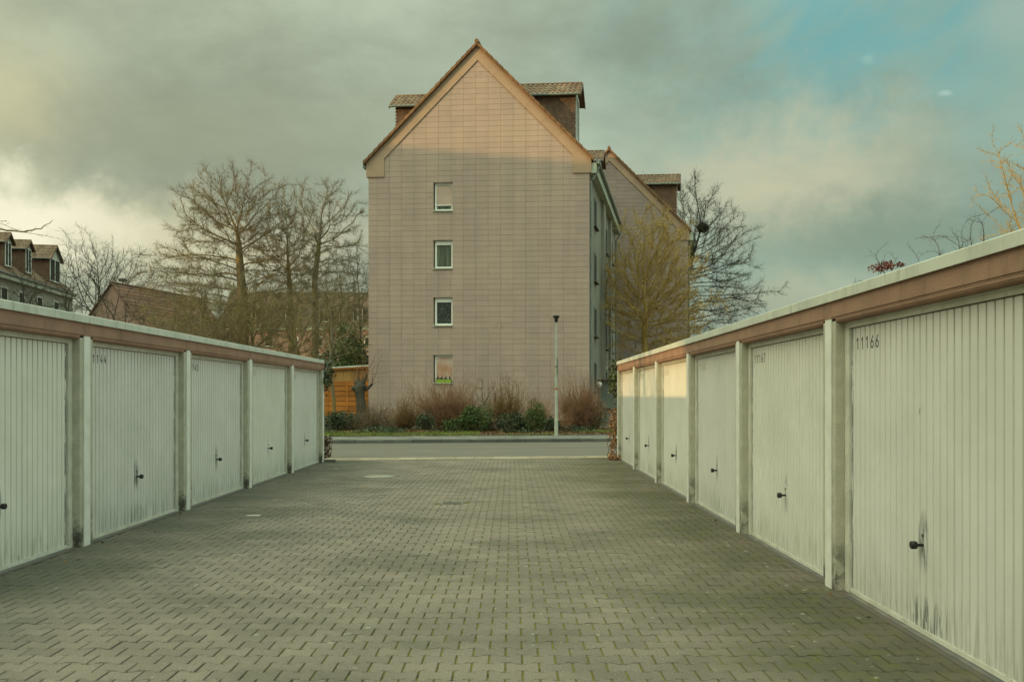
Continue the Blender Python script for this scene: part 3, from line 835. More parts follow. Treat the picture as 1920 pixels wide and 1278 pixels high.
def dormer(parent, T, side, Wd, zroof, v0, v1, zr, ze, detail, inset=0.22):
    """gabled dormer; side=+1 stands on the u=Wd slope, -1 on the u=0 slope; zroof(u) main roof height"""
    uf = Wd - inset if side > 0 else inset
    ud = lambda z: (Wd - (z - zroof(Wd)) / 1.0) if side > 0 else (z - zroof(0)) / 1.0
    vm = (v0 + v1) / 2; ov = 0.22; ofr = 0.28 * side
    d = thing_part('dormer', parent)
    # cheeks and front as one body
    m = MB(T)
    uin = ud(ze)
    m.ext([(uf, v0, zroof(uf) - .1), (uf, v0, ze), (uin, v0, ze)], (0, v1 - v0, 0))
    m.ext([(uf, v0, ze), (uf, v1, ze), (uf, vm, zr - .1)], (-.1 * side, 0, 0))
    m.build('cheek', 'shingle', d)
    if detail:
        s = MB(T); pit = .165
        for r in range(40):
            for c in range(40):
                cu = -3 + c * pit * 1.0 + (pit / 2 if r % 2 else 0); cz = zroof(uf) - .1 + r * pit * .5
                U0 = uf - side * (cu + 3.02)
                if cz > ze - .02: continue
                if (side > 0 and (U0 < uin or cz < zroof(U0) + .02)) or (side < 0 and (U0 > uin or cz < zroof(U0) + .02)): continue
                h = pit * .52
                s.add([(U0 - h, v0 - .006, cz), (U0, v0 - .018, cz - h), (U0 + h, v0 - .006, cz), (U0, v0 - .002, cz + h)], [(0, 1, 2, 3)], random.random())
        s.build('shingle', 'shingle', d, kind='stuff')
    # front: white gable triangle, window
    e = .012 * side
    m = MB(T)
    m.ext([(uf + e, v0 + .05, ze - .02), (uf + e, v1 - .05, ze - .02), (uf + e, vm, zr - .16)], (e, 0, 0))
    m.build('front_gable', 'eave_panel', d)
    zb = zroof(uf) + .25
    m = MB(T); a, b = v0 + .14, v1 - .14
    x0, x1 = sorted((uf + e, uf + 5 * e))
    for q in ((a, a + .09, zb, ze - .06), (b - .09, b, zb, ze - .06), (a + .09, b - .09, zb, zb + .09), (a + .09, b - .09, ze - .16, ze - .06), ((a + b) / 2 - .04, (a + b) / 2 + .04, zb + .09, ze - .16)):
        m.box(x0, x1, q[0], q[1], q[2], q[3])
    m.build('window', 'window_white', d)
    x0, x1 = sorted((uf + e, uf + 2 * e))
    MB(T).box(x0, x1, a + .09, b - .09, zb + .09, ze - .16).build('pane', 'dark_room', d)
    # roof of two tiled slopes
    hw = (v1 - v0) / 2 + ov; drop = hw * (zr - ze) / ((v1 - v0) / 2)
    ur = ud(zr) ; uo = uf + ofr
    for sgn in (-1, 1):
        ve = vm + sgn * hw; zz = zr - drop
        ue = ud(max(zz, zroof(0)))
        m = MB(T)
        m.ext([(uo, vm, zr), (ur, vm, zr), (ue, ve, zz), (uo, ve, zz)], (0, 0, -.07))
        m.build('roof_slope', 'shingle', d)
        if sgn < 0 and detail:
            A = Vector(T(min(uo, ue) if side > 0 else uo, ve, zz + .015)); 
            Uo = Vector(T(uo, ve, zz + .015)); Ui = Vector(T(ur, ve, zz + .015)); Rg = Vector(T(uo, vm, zr + .015))
            du = (Ui - Uo); L = du.length; du.normalize(); ds = Rg - Uo; Ls = ds.length; ds.normalize()
            nu = max(1, int(L / .235)); ns = 4
            mm = MB(); tile_sheet(mm, Uo, du, ds, nu, ns, L / nu, Ls / ns)
            mm.build('roof_tile', 'pantile', d, kind='stuff')
            # ridge
            mm = MB(); Rr = Vector(T(ur, vm, zr + .03)); Ro = Vector(T(uo, vm, zr + .03)); n = max(2, int(L / .38))
            for q in range(n):
                p, r2 = Ro.lerp(Rr, q / n), Ro.lerp(Rr, (q + 1) / n)
                mm.tube([p, r2], [.085, .075], 8, True, random.random())
            mm.build('ridge_tile', 'pantile', d, kind='stuff')
        elif not detail:
            pass
    # barge boards and gutter
    m = MB(T)
    for sgn in (-1, 1):
        ve = vm + sgn * hw
        x0 = uo + .004 * side
        m.ext([(x0, vm, zr + .04), (x0, ve, zr - drop + .04), (x0, ve, zr - drop - .14), (x0, vm, zr - .14)], (.03 * side, 0, 0))
    m.build('barge_board', 'shingle', d)
    m = MB(); zz = zr - drop
    m.tube([T(uo, vm - hw - .05, zz - .02), T(ud(zz), vm - hw - .05, zz - .02)], .055, 8)
    m.build('gutter', 'zinc', d)
    if detail:
        for q in range(3):
            uu = uf - side * (.75 + .55 * q)
            MB(T).box(uu - .04, uu + .04, v0 - .14, v0 - .001, ze - .12, ze - .02).build('rafter_end', 'verge_board', d)
    return d
def thing_part(name, parent):
    o = bpy.data.objects.new(name, None); COL.objects.link(o); o.parent = parent; BASE[o] = BASE[parent]
    o.empty_display_size = .2
    return o

def apartment(name, label, O, Ud, Vd, Wd, L, zb, ze, za, front=None, dormers=(), wins=(), group=None, wall='cladding', far=False, tiles=0, sidewall='render_grey',
              roofm='far_tile', tdet=True, balcony=False):
    O = Vector(O); Ud = Vector(Ud); Vd = Vector(Vd)
    T = lambda u, v, z: (O.x + Ud.x * u + Vd.x * v, O.y + Ud.y * u + Vd.y * v, z)
    b = thing(name, label, 'apartment building' if 'apartment' in name else 'house', (O.x, O.y, 0), group)
    um = Wd / 2; sl = (za - ze - .0) / um
    rz = lambda u: ze + (min(u, Wd - u)) * sl          # underside line of roof at gable
    # ---- walls: gable leaf with real openings, then the body behind it
    m = MB(T)
    openings = front['windows'] if front else []
    ztop = ze
    if openings:
        a0, a1 = openings[0][0], openings[0][1]
        zs = [zb] + [z for o_ in openings for z in (o_[2], o_[3])] + [ztop]
        m.box(0, a0, .03, .30, zb, ztop); m.box(a1, Wd, .03, .30, zb, ztop)
        for i in range(0, len(zs), 2): m.box(a0, a1, .03, .30, zs[i], zs[i + 1])
    else: m.box(0, Wd, .03, .30, zb, ztop)
    m.ext([(0, .03, ztop), (Wd, .03, ztop), (um, .03, za - .05)], (0, .27, 0))
    m.build('gable_wall', 'clad_joint' if front else wall, b)
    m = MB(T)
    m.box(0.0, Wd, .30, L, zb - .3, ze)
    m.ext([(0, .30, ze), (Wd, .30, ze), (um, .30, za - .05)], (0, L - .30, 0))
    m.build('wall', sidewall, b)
    if front:
        MB(T).box(.06, Wd - .06, .05, .31, zb - .5, zb - .002).build('plinth', 'plinth', b)
    # ---- cladding tiles
    if front:
        tw, th, off = front['tile']
        u_edges = [0, off] + [off + tw * i for i in range(1, 40) if off + tw * i < Wd - .05] + [Wd]
        tl = []
        nrow = int((za - zb) / th) + 1
        bw = front['board'] * math.sqrt(1 + sl * sl)
        for r in range(nrow):
            z0, z1 = zb + r * th, zb + (r + 1) * th
            for c in range(len(u_edges) - 1):
                u0, u1 = u_edges[c] + .004, u_edges[c + 1] - .004
                if c == 0: u0 = 0.0
                if c == len(u_edges) - 2: u1 = Wd
                rects = [(u0, u1, z0 + .0035, z1 - .0035)]
                for o_ in openings:
                    nr = []
                    for (p0, p1, q0, q1) in rects:
                        if p1 <= o_[0] or p0 >= o_[1] or q1 <= o_[2] or q0 >= o_[3]: nr.append((p0, p1, q0, q1)); continue
                        if p0 < o_[0]: nr.append((p0, o_[0], q0, q1))
                        if p1 > o_[1]: nr.append((o_[1], p1, q0, q1))
                        c0, c1 = max(p0, o_[0]), min(p1, o_[1])
                        if q0 < o_[2]: nr.append((c0, c1, q0, o_[2]))
                        if q1 > o_[3]: nr.append((c0, c1, o_[3], q1))
                    rects = nr
                for (p0, p1, q0, q1) in rects:
                    if p1 - p0 < .02 or q1 - q0 < .02: continue
                    pg = [(p0, q0), (p1, q0), (p1, q1), (p0, q1)]
                    pg = clip(pg, -sl, 1, ze - bw + .02); pg = clip(pg, sl, 1, ze + sl * Wd - bw + .02)
                    if len(pg) < 3 or area(pg) < .004: continue
                    tl.append((area(pg), pg, q0, r))
        full = sorted(range(len(tl)), key=lambda i: (-round(tl[i][0], 3), tl[i][2]))
        single = set(full[:tiles])
        mass = MB(T)
        for i, (ar, pg, q0, r) in enumerate(tl):
            t = random.random()
            def dep(z): return .0045 * (z - q0) / th           # bottom edge stands proud, top tucks under
            fr = [(p[0], dep(p[1]) - .004, p[1]) for p in pg]
            bk = [(p[0], .028, p[1]) for p in pg]
            n = len(pg)
            fc = [tuple(range(n))] + [(j, (j + 1) % n, n + (j + 1) % n, n + j) for j in range(n)]
            if i in single: MB(T).add(fr + bk, fc, t).build('cladding_tile', wall, b)
            else: mass.add(fr + bk, fc, t)
        mass.build('cladding_tile', wall, b, kind='stuff')
        # ---- verge boards, each length a board of its own
        nb = 6; ear = front['ear']; bd = front['board']; e = front['ov']
        for sgn in (0, 1):
            def q(u, z): return (u if sgn == 0 else Wd - u, z)
            zo = lambda u: ze + u * sl
            zi = lambda u: ze + u * sl - bw
            segs = []
            u_in = bd + .28
            us = [u_in + (um - u_in) * i / nb for i in range(nb + 1)]
            for i in range(nb):
                # joints square to the slope
                k_ = bw / (1 + sl * sl) * sl
                a, c = us[i], us[i + 1]
                A1, C1 = a - (k_ if i > 0 else k_), (c - k_ if i < nb - 1 else um)
                A0, C0 = a, c
                pg = [q(A0 + .004, zi(A0)), q(C0 - (.004 if i < nb - 1 else 0), zi(C0)), q(C1 - (.004 if i < nb - 1 else 0), zo(C1)), q(A1 + .004, zo(A1))]
                segs.append(pg)
            A = us[0]; k_ = bw / (1 + sl * sl) * sl
            segs.append([q(-e, ear), q(A, ear), q(A, zi(A)), q(A - k_, zo(A - k_)), q(-e, zo(-e))])
            for pg in segs:
                MB(T).ext([(p[0], -.055, p[1]) for p in pg], (0, .050, 0), random.random()).build('verge_board', 'verge_board', b)
        # ---- verge tiles along both slopes
        nt = 22
        for sgn in (0, 1):
            for i in range(nt):
                a, c = -e - .10 + (um + e + .10) * i / nt, -e - .10 + (um + e + .10) * (i + 1.12) / nt
                uu = lambda u: u if sgn == 0 else Wd - u
                lift0, lift1 = .075, .02
                pg = [(uu(a), ze + a * sl - .035), (uu(a), ze + a * sl + .075 + lift0), (uu(min(c, um)), ze + min(c, um) * sl + .075 + lift1), (uu(min(c, um)), ze + min(c, um) * sl - .035)]
                MB(T).ext([(p[0], -.23, p[1]) for p in pg], (0, .47, 0), random.random()).build('verge_tile', 'verge_clay', b)
        MB().tube([T(um, -.26, za + .13), T(um, .3, za + .13)], .105, 10).build('ridge_cap', 'verge_clay', b)
    # ---- main roof slopes
    for sgn in (0, 1):
        q = lambda u, z: ((u if sgn == 0 else Wd - u), z)
        e = front['ov'] + .08 if front else .3
        A, C = q(-e, ze - e * sl), q(um, za)
        m = MB(T)
        v0 = .24 if front else -.15
        ncr = 1 if not tdet else 16
        for r in range(ncr):
            fa, fb = r / ncr, (r + 1.0) / ncr
            P0 = (A[0] + (C[0] - A[0]) * fa, A[1] + (C[1] - A[1]) * fa); P1 = (A[0] + (C[0] - A[0]) * fb, A[1] + (C[1] - A[1]) * fb)
            m.ext([(P0[0], v0, P0[1] - .03), (P1[0], v0, P1[1] - .03), (P1[0], v0, P1[1] + .06), (P0[0], v0, P0[1] + .11)], (0, L - v0 + .1, 0), random.random())
        m.build('roof', roofm, b)
    m = MB(); m.tube([T(um, .25 if front else -.1, za + .08), T(um, L, za + .08)], .1, 8); m.build('ridge', roofm, b)
    # ---- eaves: pale box along each long side, gutter on top
    ear = front['ear'] if front else ze - .75
    for sgn in (0, 1):
        u0, u1 = ((-.10, -.006) if front else (-.34, -.006)) if sgn == 0 else (Wd + .006, Wd + .34)
        m = MB(T); n = 6
        vA = .02 if front else 0
        for i in range(n):
            m.box(u0, u1, vA + (L - vA) * i / n + .006, vA + (L - vA) * (i + 1) / n - .006, ear, ze - .32, random.random())
        m.build('eave_box', 'eave_panel', b)
        gu = (-.20 if front else -.42) if sgn == 0 else Wd + .42
        MB().tube([T(gu, -.05, ze - .30), T(gu, L, ze - .30)], .085, 8).build('gutter', 'zinc', b)
        if front or not far:
            du = Wd + .16 if sgn else -.16
            for vv in ((.16, L - .2) if sgn else ()):
                MB().tube([T(gu, vv, ze - .34), T(gu, vv, ze - .55), T(gu - .06 * (1 if sgn else -1), vv, ze - .72), T(du if sgn else du, vv, ear - .28), T(Wd + .07 if sgn else -.07, vv, ear - .40), T(Wd + .07 if sgn else -.07, vv, zb)], .05, 8).build('downpipe', 'zinc', b)
    for w in dormers:
        dormer(b, T, *w[:1], Wd, lambda u: ze + .08 + min(u, Wd - u) * sl, *w[1:])
    if front:
        for o_, kd in zip(openings, front['kinds']):
            window(b, T, o_[0], o_[1], o_[2], o_[3], .135, kd)
    # ---- windows in the long sides: (side, v0, v1, z0, z1)
    for (sd_, a, c, z0, z1) in wins:
        uo = Wd if sd_ > 0 else 0
        T2 = (lambda al, dp, z: T(uo - dp, al, z)) if sd_ > 0 else (lambda al, dp, z: T(uo + dp, al, z))
        m = MB(T2); v = -.03
        for p in ((a, a + .08, z0, z1), (c - .08, c, z0, z1), (a + .08, c - .08, z0, z0 + .08), (a + .08, c - .08, z1 - .08, z1)):
            m.box(p[0], p[1], v, -.004, p[2], p[3])
        fr = m.build('window', 'window_white' if far else 'box_grey', b)
        MB(T2).box(a + .08, c - .08, -.016, -.005, z0 + .08, z1 - .08).build('pane', 'dark_room', fr)
        MB(T2).box(a - .05, c + .05, -.15, -.004, z0 - .07, z0 - .004).build('sill', 'eave_panel' if far else 'plinth', fr)
    return b, T

# main gable house: the gable runs from (-6.966, 41.43) to (3.677, 40.576)
Ug = Vector((10.643, -0.852)); GWID = Ug.length; Ug.normalize()
Vg = Vector((math.sin(R(11.3)), math.cos(R(11.3))))
def gable_u(px):
    k = (px - 960) / F; Y = 40.87 / (1 + .08 * k); return ((k * Y + 6.966) / Ug.x), Y
def win_rect(y0, y1):
    u0, Y = gable_u(812.5); u1, Y = gable_u(848.5)
    return (u0, u1, CH + (HZ - y1) * Y / F, CH + (HZ - y0) * Y / F)
WR = sorted([win_rect(344, 398), win_rect(452, 506), win_rect(559.5, 613), win_rect(667.5, 721)], key=lambda r: r[2])
ZE, ZA = 13.05 - .05, 18.42
side_w = []
for fl in range(4):
    z0 = 1.55 + 2.75 * fl
    side_w += [(1, 2.1, 3.3, z0 + .3, z0 + 1.75), (1, 8.6, 9.7, z0, z0 + 1.5), (1, 12.4, 13.6, z0, z0 + 1.5)]
FRONT = dict(windows=WR, kinds=['box', 'plants', 'curtain', 'shutter'], tile=(.601, .2615, .43), board=.50, ear=12.2, ov=.10)
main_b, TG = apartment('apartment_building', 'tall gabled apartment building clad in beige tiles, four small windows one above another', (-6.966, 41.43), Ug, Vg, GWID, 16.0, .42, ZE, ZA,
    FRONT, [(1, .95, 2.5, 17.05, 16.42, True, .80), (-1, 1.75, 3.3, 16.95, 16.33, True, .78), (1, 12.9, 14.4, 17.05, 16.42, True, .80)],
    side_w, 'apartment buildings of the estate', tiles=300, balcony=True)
main_b.location.z = 0.06
# pilasters and the boxed ground-floor balcony on the long side
m = MB(TG)
m.box(GWID + .004, GWID + .16, 6.0, 7.2, .2, 12.19); m.box(GWID + .004, GWID + .16, 10.6, 11.4, .2, 12.19)
m.build('pilaster', 'render_grey', main_b)
m = MB(TG); m.box(GWID + .01, GWID + 1.0, 4.2, 4.32, .95, 2.35); m.build('balcony_panel', 'box_grey', main_b)
m = MB(TG); m.box(GWID + .003, GWID + 1.12, 4.0, 6.0, 2.40, 2.46); m.build('canopy', 'plinth', main_b)
m = MB(TG); m.box(GWID + .005, GWID + .95, 4.33, 5.9, .2, .94); m.build('balcony_base', 'render_grey', main_b)
m = MB(); p = Vector(TG(GWID + .12, 3.7, 2.2)); m.lathe((p.x, p.y, p.z), [(.02, -.15), (.11, -.1), (.15, 0), (.11, .1), (.02, .14)], 12); m.build('globe_lamp', 'window_white', main_b)

# second gabled house, staggered behind on the right
FRONT2 = dict(windows=[], kinds=[], tile=(.601, .2615, .43), board=.50, ear=12.2, ov=.10)
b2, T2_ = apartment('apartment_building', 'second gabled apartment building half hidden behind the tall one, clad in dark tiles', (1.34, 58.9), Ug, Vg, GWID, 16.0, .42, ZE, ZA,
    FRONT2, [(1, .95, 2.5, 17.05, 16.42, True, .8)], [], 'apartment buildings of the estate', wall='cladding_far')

b2.location.z = 0.06

# long house far left with dormers, receding from the camera
Vc = Vector((-.135, 1)).normalized(); Uc = Vector((Vc.y, -Vc.x))
rw = Vector((-42.4, 58.0)); Oc = rw - Uc * 10.6
def vc(Y): return (Y - 58.0) / Vc.y
wl = []
for yy in (62, 66, 70, 74.5, 78, 82, 86):
    for fl in (1, 2, 3): wl.append((1, vc(yy), vc(yy) + 1.3, 1.6 + 2.75 * fl, 3.0 + 2.75 * fl))
apartment('apartment_building', 'apartment building at the far left with gabled roof dormers above a pale eaves band', Oc, Uc, Vc, 10.6, vc(91), 0, 12.7, 17.3, None,
    [(1, vc(71.5), vc(73), 16.0, 15.4, True), (1, vc(75.6), vc(77.1), 16.2, 15.5, True), (1, vc(79.8), vc(81.3), 16.3, 15.6, True), (1, vc(85.4), vc(88.2), 16.9, 15.6, True)], wl, 'apartment buildings of the estate', wall='render_grey', far=True, roofm='pantile')
# long house far behind the trees, side on
wl = []
for vv in range(3, 44, 4):
    for fl in (1, 2, 3): wl.append((1, vv, vv + 1.4, 1.3 + 2.75 * fl, 2.8 + 2.75 * fl))
apartment('apartment_building', 'long brown-roofed apartment building seen side on behind the bare trees', (-46.5, 146.6), (0, -1), (1, 0), 10.6, 46, 0, 12.9, 18.6, None,
    [(1, 15.6, 17.4, 16.4, 15.5, False), (1, 21, 22.8, 16.4, 15.5, False), (1, 9.5, 11.3, 16.4, 15.5, False), (1, 4, 5.8, 16.4, 15.5, False)], wl, 'apartment buildings of the estate', wall='pink_render', far=True, sidewall='pink_render')
# pink gable house
Vp = Vector((.26, 1)).normalized(); Up = Vector((Vp.y, -Vp.x))
ap = at(210, 531, 75)
apartment('pink_house', 'pink rendered house with a steep brown roof behind the left garages', (ap.x - 4.1 * Up.x, 75 - 4.1 * Up.y), Up, Vp, 8.2, 13, 0, ap.z - 4.9, ap.z, None, [], [], None, wall='pink_render', far=True, sidewall='pink_render', roofm='red_tile')
ph = thing('chimney_cowl', 'small dark cowl above the ridge of the pink house', 'chimney cowl', tuple(at(230, 535, 78)))
p = at(230, 535, 78)
MB().tube([p, p + Vector((0, 0, .35))], .05, 6).build('pipe', 'dark_plastic', ph)
MB().box(p.x - .3, p.x + .3, p.y - .2, p.y + .2, p.z + .35, p.z + .62).build('cowl_head', 'rust_steel', ph)
# two more houses of the estate stand left of the court, outside the picture: the low sun comes between them
Va = Vector((-.16, 1)).normalized(); Ua = Vector((Va.y, -Va.x))
apartment('apartment_building', 'apartment building left of the court, outside the picture', Vector((-49.0, 13.6)) - Va * 17.8 - Ua * 5.3, Ua, Va, 10.6, 35.5, 0, 13.15, 18.78, None, [], [], 'apartment buildings of the estate', wall='render_grey', far=True, tdet=False)
apartment('apartment_building', 'apartment building left behind the camera, outside the picture', Vector((-46.5, -17.0)) - Va * 44.0 - Ua * 5.3, Ua, Va, 10.6, 44, 0, 13.0, 18.6, None, [], [], 'apartment buildings of the estate', wall='render_grey', far=True, tdet=False)

# ------------------------------------------------------------------ shed and plank fence beside the gable
Yf = 42.6
fe = thing('plank_fence', 'orange plank fence in front of the shed beside the tall building', 'fence', tuple(at(640, 776, Yf)))
x0, x1 = at(596, 0, Yf).x, at(692, 0, Yf).x
zb, zt = at(0, 780, Yf).z, at(0, 714, Yf).z
nb = 7
xs = [x0, at(614, 0, Yf).x, at(651, 0, Yf).x, x1]
for k_ in range(3):
    for i in range(nb):
        a = zb + (zt - zb) * i / nb; c = zb + (zt - zb) * (i + 1) / nb
        MB().box(xs[k_] + .05, xs[k_ + 1] - .05, Yf - .012 + random.uniform(-.006, .006), Yf + .015, a + .012, c - .012, random.random()).build('plank', 'orange_plank', fe)
for x in xs: MB().box(x - .045, x + .045, Yf - .03, Yf + .05, zb - .4, zt + .04, random.random()).build('post', 'orange_plank', fe)
MB().box(x0, x1, Yf + .018, Yf + .034, zb, zt - .02, .1).build('backing', 'rust_steel', fe)
sh = thing('garden_shed', 'pale wooden shed with a white roof edge behind the orange fence', 'shed', tuple(at(650, 770, 43.6)))
Ys = 43.6
a, c = at(616, 0, Ys).x, at(700, 0, Ys).x
zt1, zt2 = at(0, 690, Ys).z, at(0, 685, Ys).z
for i in range(6):
    u0, u1 = a + (c - a) * i / 6, a + (c - a) * (i + 1) / 6
    MB().ext([(u0 + .006, Ys, .3), (u1 - .006, Ys, .3), (u1 - .006, Ys, zt1 + (zt2 - zt1) * (i + 1) / 6 - .12), (u0 + .006, Ys, zt1 + (zt2 - zt1) * i / 6 - .12)], (0, .04, 0), random.random()).build('wall_board', 'shed_board', sh)
MB().box(a + .02, c, Ys + .05, Ys + 2.2, .3, zt1 - .13).build('body', 'shed_board', sh)
MB().ext([(a - .2, Ys - .12, zt1 - .12), (c, Ys - .12, zt2 - .12), (c, Ys - .12, zt2 - .03), (a - .2, Ys - .12, zt1 - .03)], (0, .1, 0)).build('fascia_board', 'orange_plank', sh)
MB().ext([(a - .22, Ys - .14, zt1 - .028), (c, Ys - .14, zt2 - .028), (c, Ys - .14, zt2 + .04), (a - .22, Ys - .14, zt1 + .04)], (0, 2.5, 0)).build('roof', 'window_white', sh)

# ------------------------------------------------------------------ street lamp
lx, ly = at(1043, 815, 33.0).x, 33.0
lp = thing('street_lamp', 'slim pale grey street lamp with a small black head on the pavement', 'street lamp', (lx, ly, .12))
ztop = at(0, 604, ly).z
MB().lathe((lx, ly, 0), [(.074, .10), (.074, .75), (.058, .80), (.052, 2.0)], 14).build('pole_base', 'lamp_pole', lp, smooth=False)
MB().lathe((lx, ly, 0), [(.050, 2.0), (.040, ztop)], 14).build('pole', 'lamp_pole', lp)
MB().lathe((lx, ly, ztop), [(.046, 0.0), (.066, .05), (.075, .16), (.125, .19), (.13, .24), (.11, .26), (.02, .27)], 16).build('lamp_head', 'lamp_head', lp)
MB().lathe((lx, ly, 0), [(.056, 1.90), (.056, 1.97)], 14).build('sticker', 'sticker_red', lp)
zc = at(0, 688, ly).z
MB().lathe((lx, ly, 0), [(.058, zc), (.058, zc + .05)], 14).build('collar', 'zinc', lp)
MB().box(lx + .052, lx + .07, ly - .14, ly + .02, zc - .3, zc + .35).build('sign_plate', 'zinc', lp)

# ------------------------------------------------------------------ plants
def tubes(P, Q, rp, rq, k):
    """one frustum with k sides per segment, vectorised"""
    D = Q - P; L = np.linalg.norm(D, axis=1, keepdims=True); D = D / np.maximum(L, 1e-6)
    ref = np.where(np.abs(D[:, 2:3]) > .9, np.array([[1., 0, 0]]), np.array([[0, 0, 1.]]))
    A = np.cross(D, ref); A /= np.maximum(np.linalg.norm(A, axis=1, keepdims=True), 1e-6)
    B = np.cross(D, A)
    n = len(P); t = 2 * np.pi * np.arange(k) / k
    ring = A[:, None, :] * np.cos(t)[None, :, None] + B[:, None, :] * np.sin(t)[None, :, None]
    V = np.concatenate([P[:, None, :] + ring * rp[:, None, None], Q[:, None, :] + ring * rq[:, None, None]], 1).reshape(-1, 3)
    i = np.arange(k); j = (i + 1) % k
    f = np.stack([i, j, k + j, k + i], 1)
    Fq = (f[None] + (np.arange(n) * 2 * k)[:, None, None]).reshape(-1, 4)
    return V, Fq
def tube_obj(name, m, parent, sets, kind=None):
    Vs, Fs, b = [], [], 0
    for (P, Q, rp, rq, k) in sets:
        if len(P) == 0: continue
        v, f = tubes(P, Q, rp, rq, k); Vs.append(v); Fs.append(f + b); b += len(v)
    if not Vs: return None
    return link_mesh(name, np.concatenate(Vs), np.concatenate(Fs), m, parent, None, None, True, kind)

def ell(n, c, r, shell=0.35):
    d = RNG.normal(size=(n, 3)); d /= np.linalg.norm(d, axis=1, keepdims=True)
    q = RNG.uniform(shell ** 3, 1, n) ** (1 / 3)
    return np.array(c) + d * q[:, None] * np.array(r)
def pxell(n, px, py, rx, ry, Y, rd=None, shell=.3):
    c = at(px, py, Y); k = Y / F
    return ell(n, tuple(c), (rx * k, (rd if rd else rx * .75) * k, ry * k), shell)

def grow(trunk, attr, step=.35, kill=.7, iters=90, trop=(0, 0, .08), jit=.22, maxn=9000):
    trunk = [np.array(p, float) for p in trunk]
    N = [trunk[0]]; par = [-1]
    for a, c in zip(trunk[:-1], trunk[1:]):
        n = max(1, int(np.linalg.norm(c - a) / step))
        for i in range(1, n + 1): N.append(a + (c - a) * i / n + RNG.normal(size=3) * .02); par.append(len(N) - 2)
    nodes = np.zeros((maxn + 4000, 3)); nodes[:len(N)] = N; cnt = len(N)
    nch = np.zeros(len(nodes), int)
    at_ = attr.copy(); D = np.full(len(at_), 1e9); I = np.zeros(len(at_), int)
    new = np.arange(cnt)
    for it in range(iters):
        dd = np.linalg.norm(at_[:, None, :] - nodes[new][None], axis=2)
        j = dd.argmin(1); dm = dd[np.arange(len(at_)), j]
        b = dm < D; D[b] = dm[b]; I[b] = new[j[b]]
        keep = D > kill
        at_, D, I = at_[keep], D[keep], I[keep]
        if len(at_) == 0: break
        S = np.zeros((cnt, 3)); vec = at_ - nodes[I]; vec /= np.linalg.norm(vec, axis=1, keepdims=True)
        np.add.at(S, I, vec)
        act = np.unique(I); act = act[nch[act] < 14]
        if len(act) == 0: break
        d = S[act]; d /= np.maximum(np.linalg.norm(d, axis=1, keepdims=True), 1e-6)
        pdir = nodes[act] - nodes[np.maximum(np.array(par)[act], 0)]
        pdir /= np.maximum(np.linalg.norm(pdir, axis=1, keepdims=True), 1e-6)
        d = d + .55 * pdir + np.array(trop) + RNG.normal(size=d.shape) * jit
        d /= np.linalg.norm(d, axis=1, keepdims=True)
        q = nodes[act] + d * step
        n = len(q)
        if cnt + n > maxn: break
        nodes[cnt:cnt + n] = q; par.extend(act.tolist()); nch[act] += 1
        new = np.arange(cnt, cnt + n); cnt += n
    return nodes[:cnt], np.array(par)

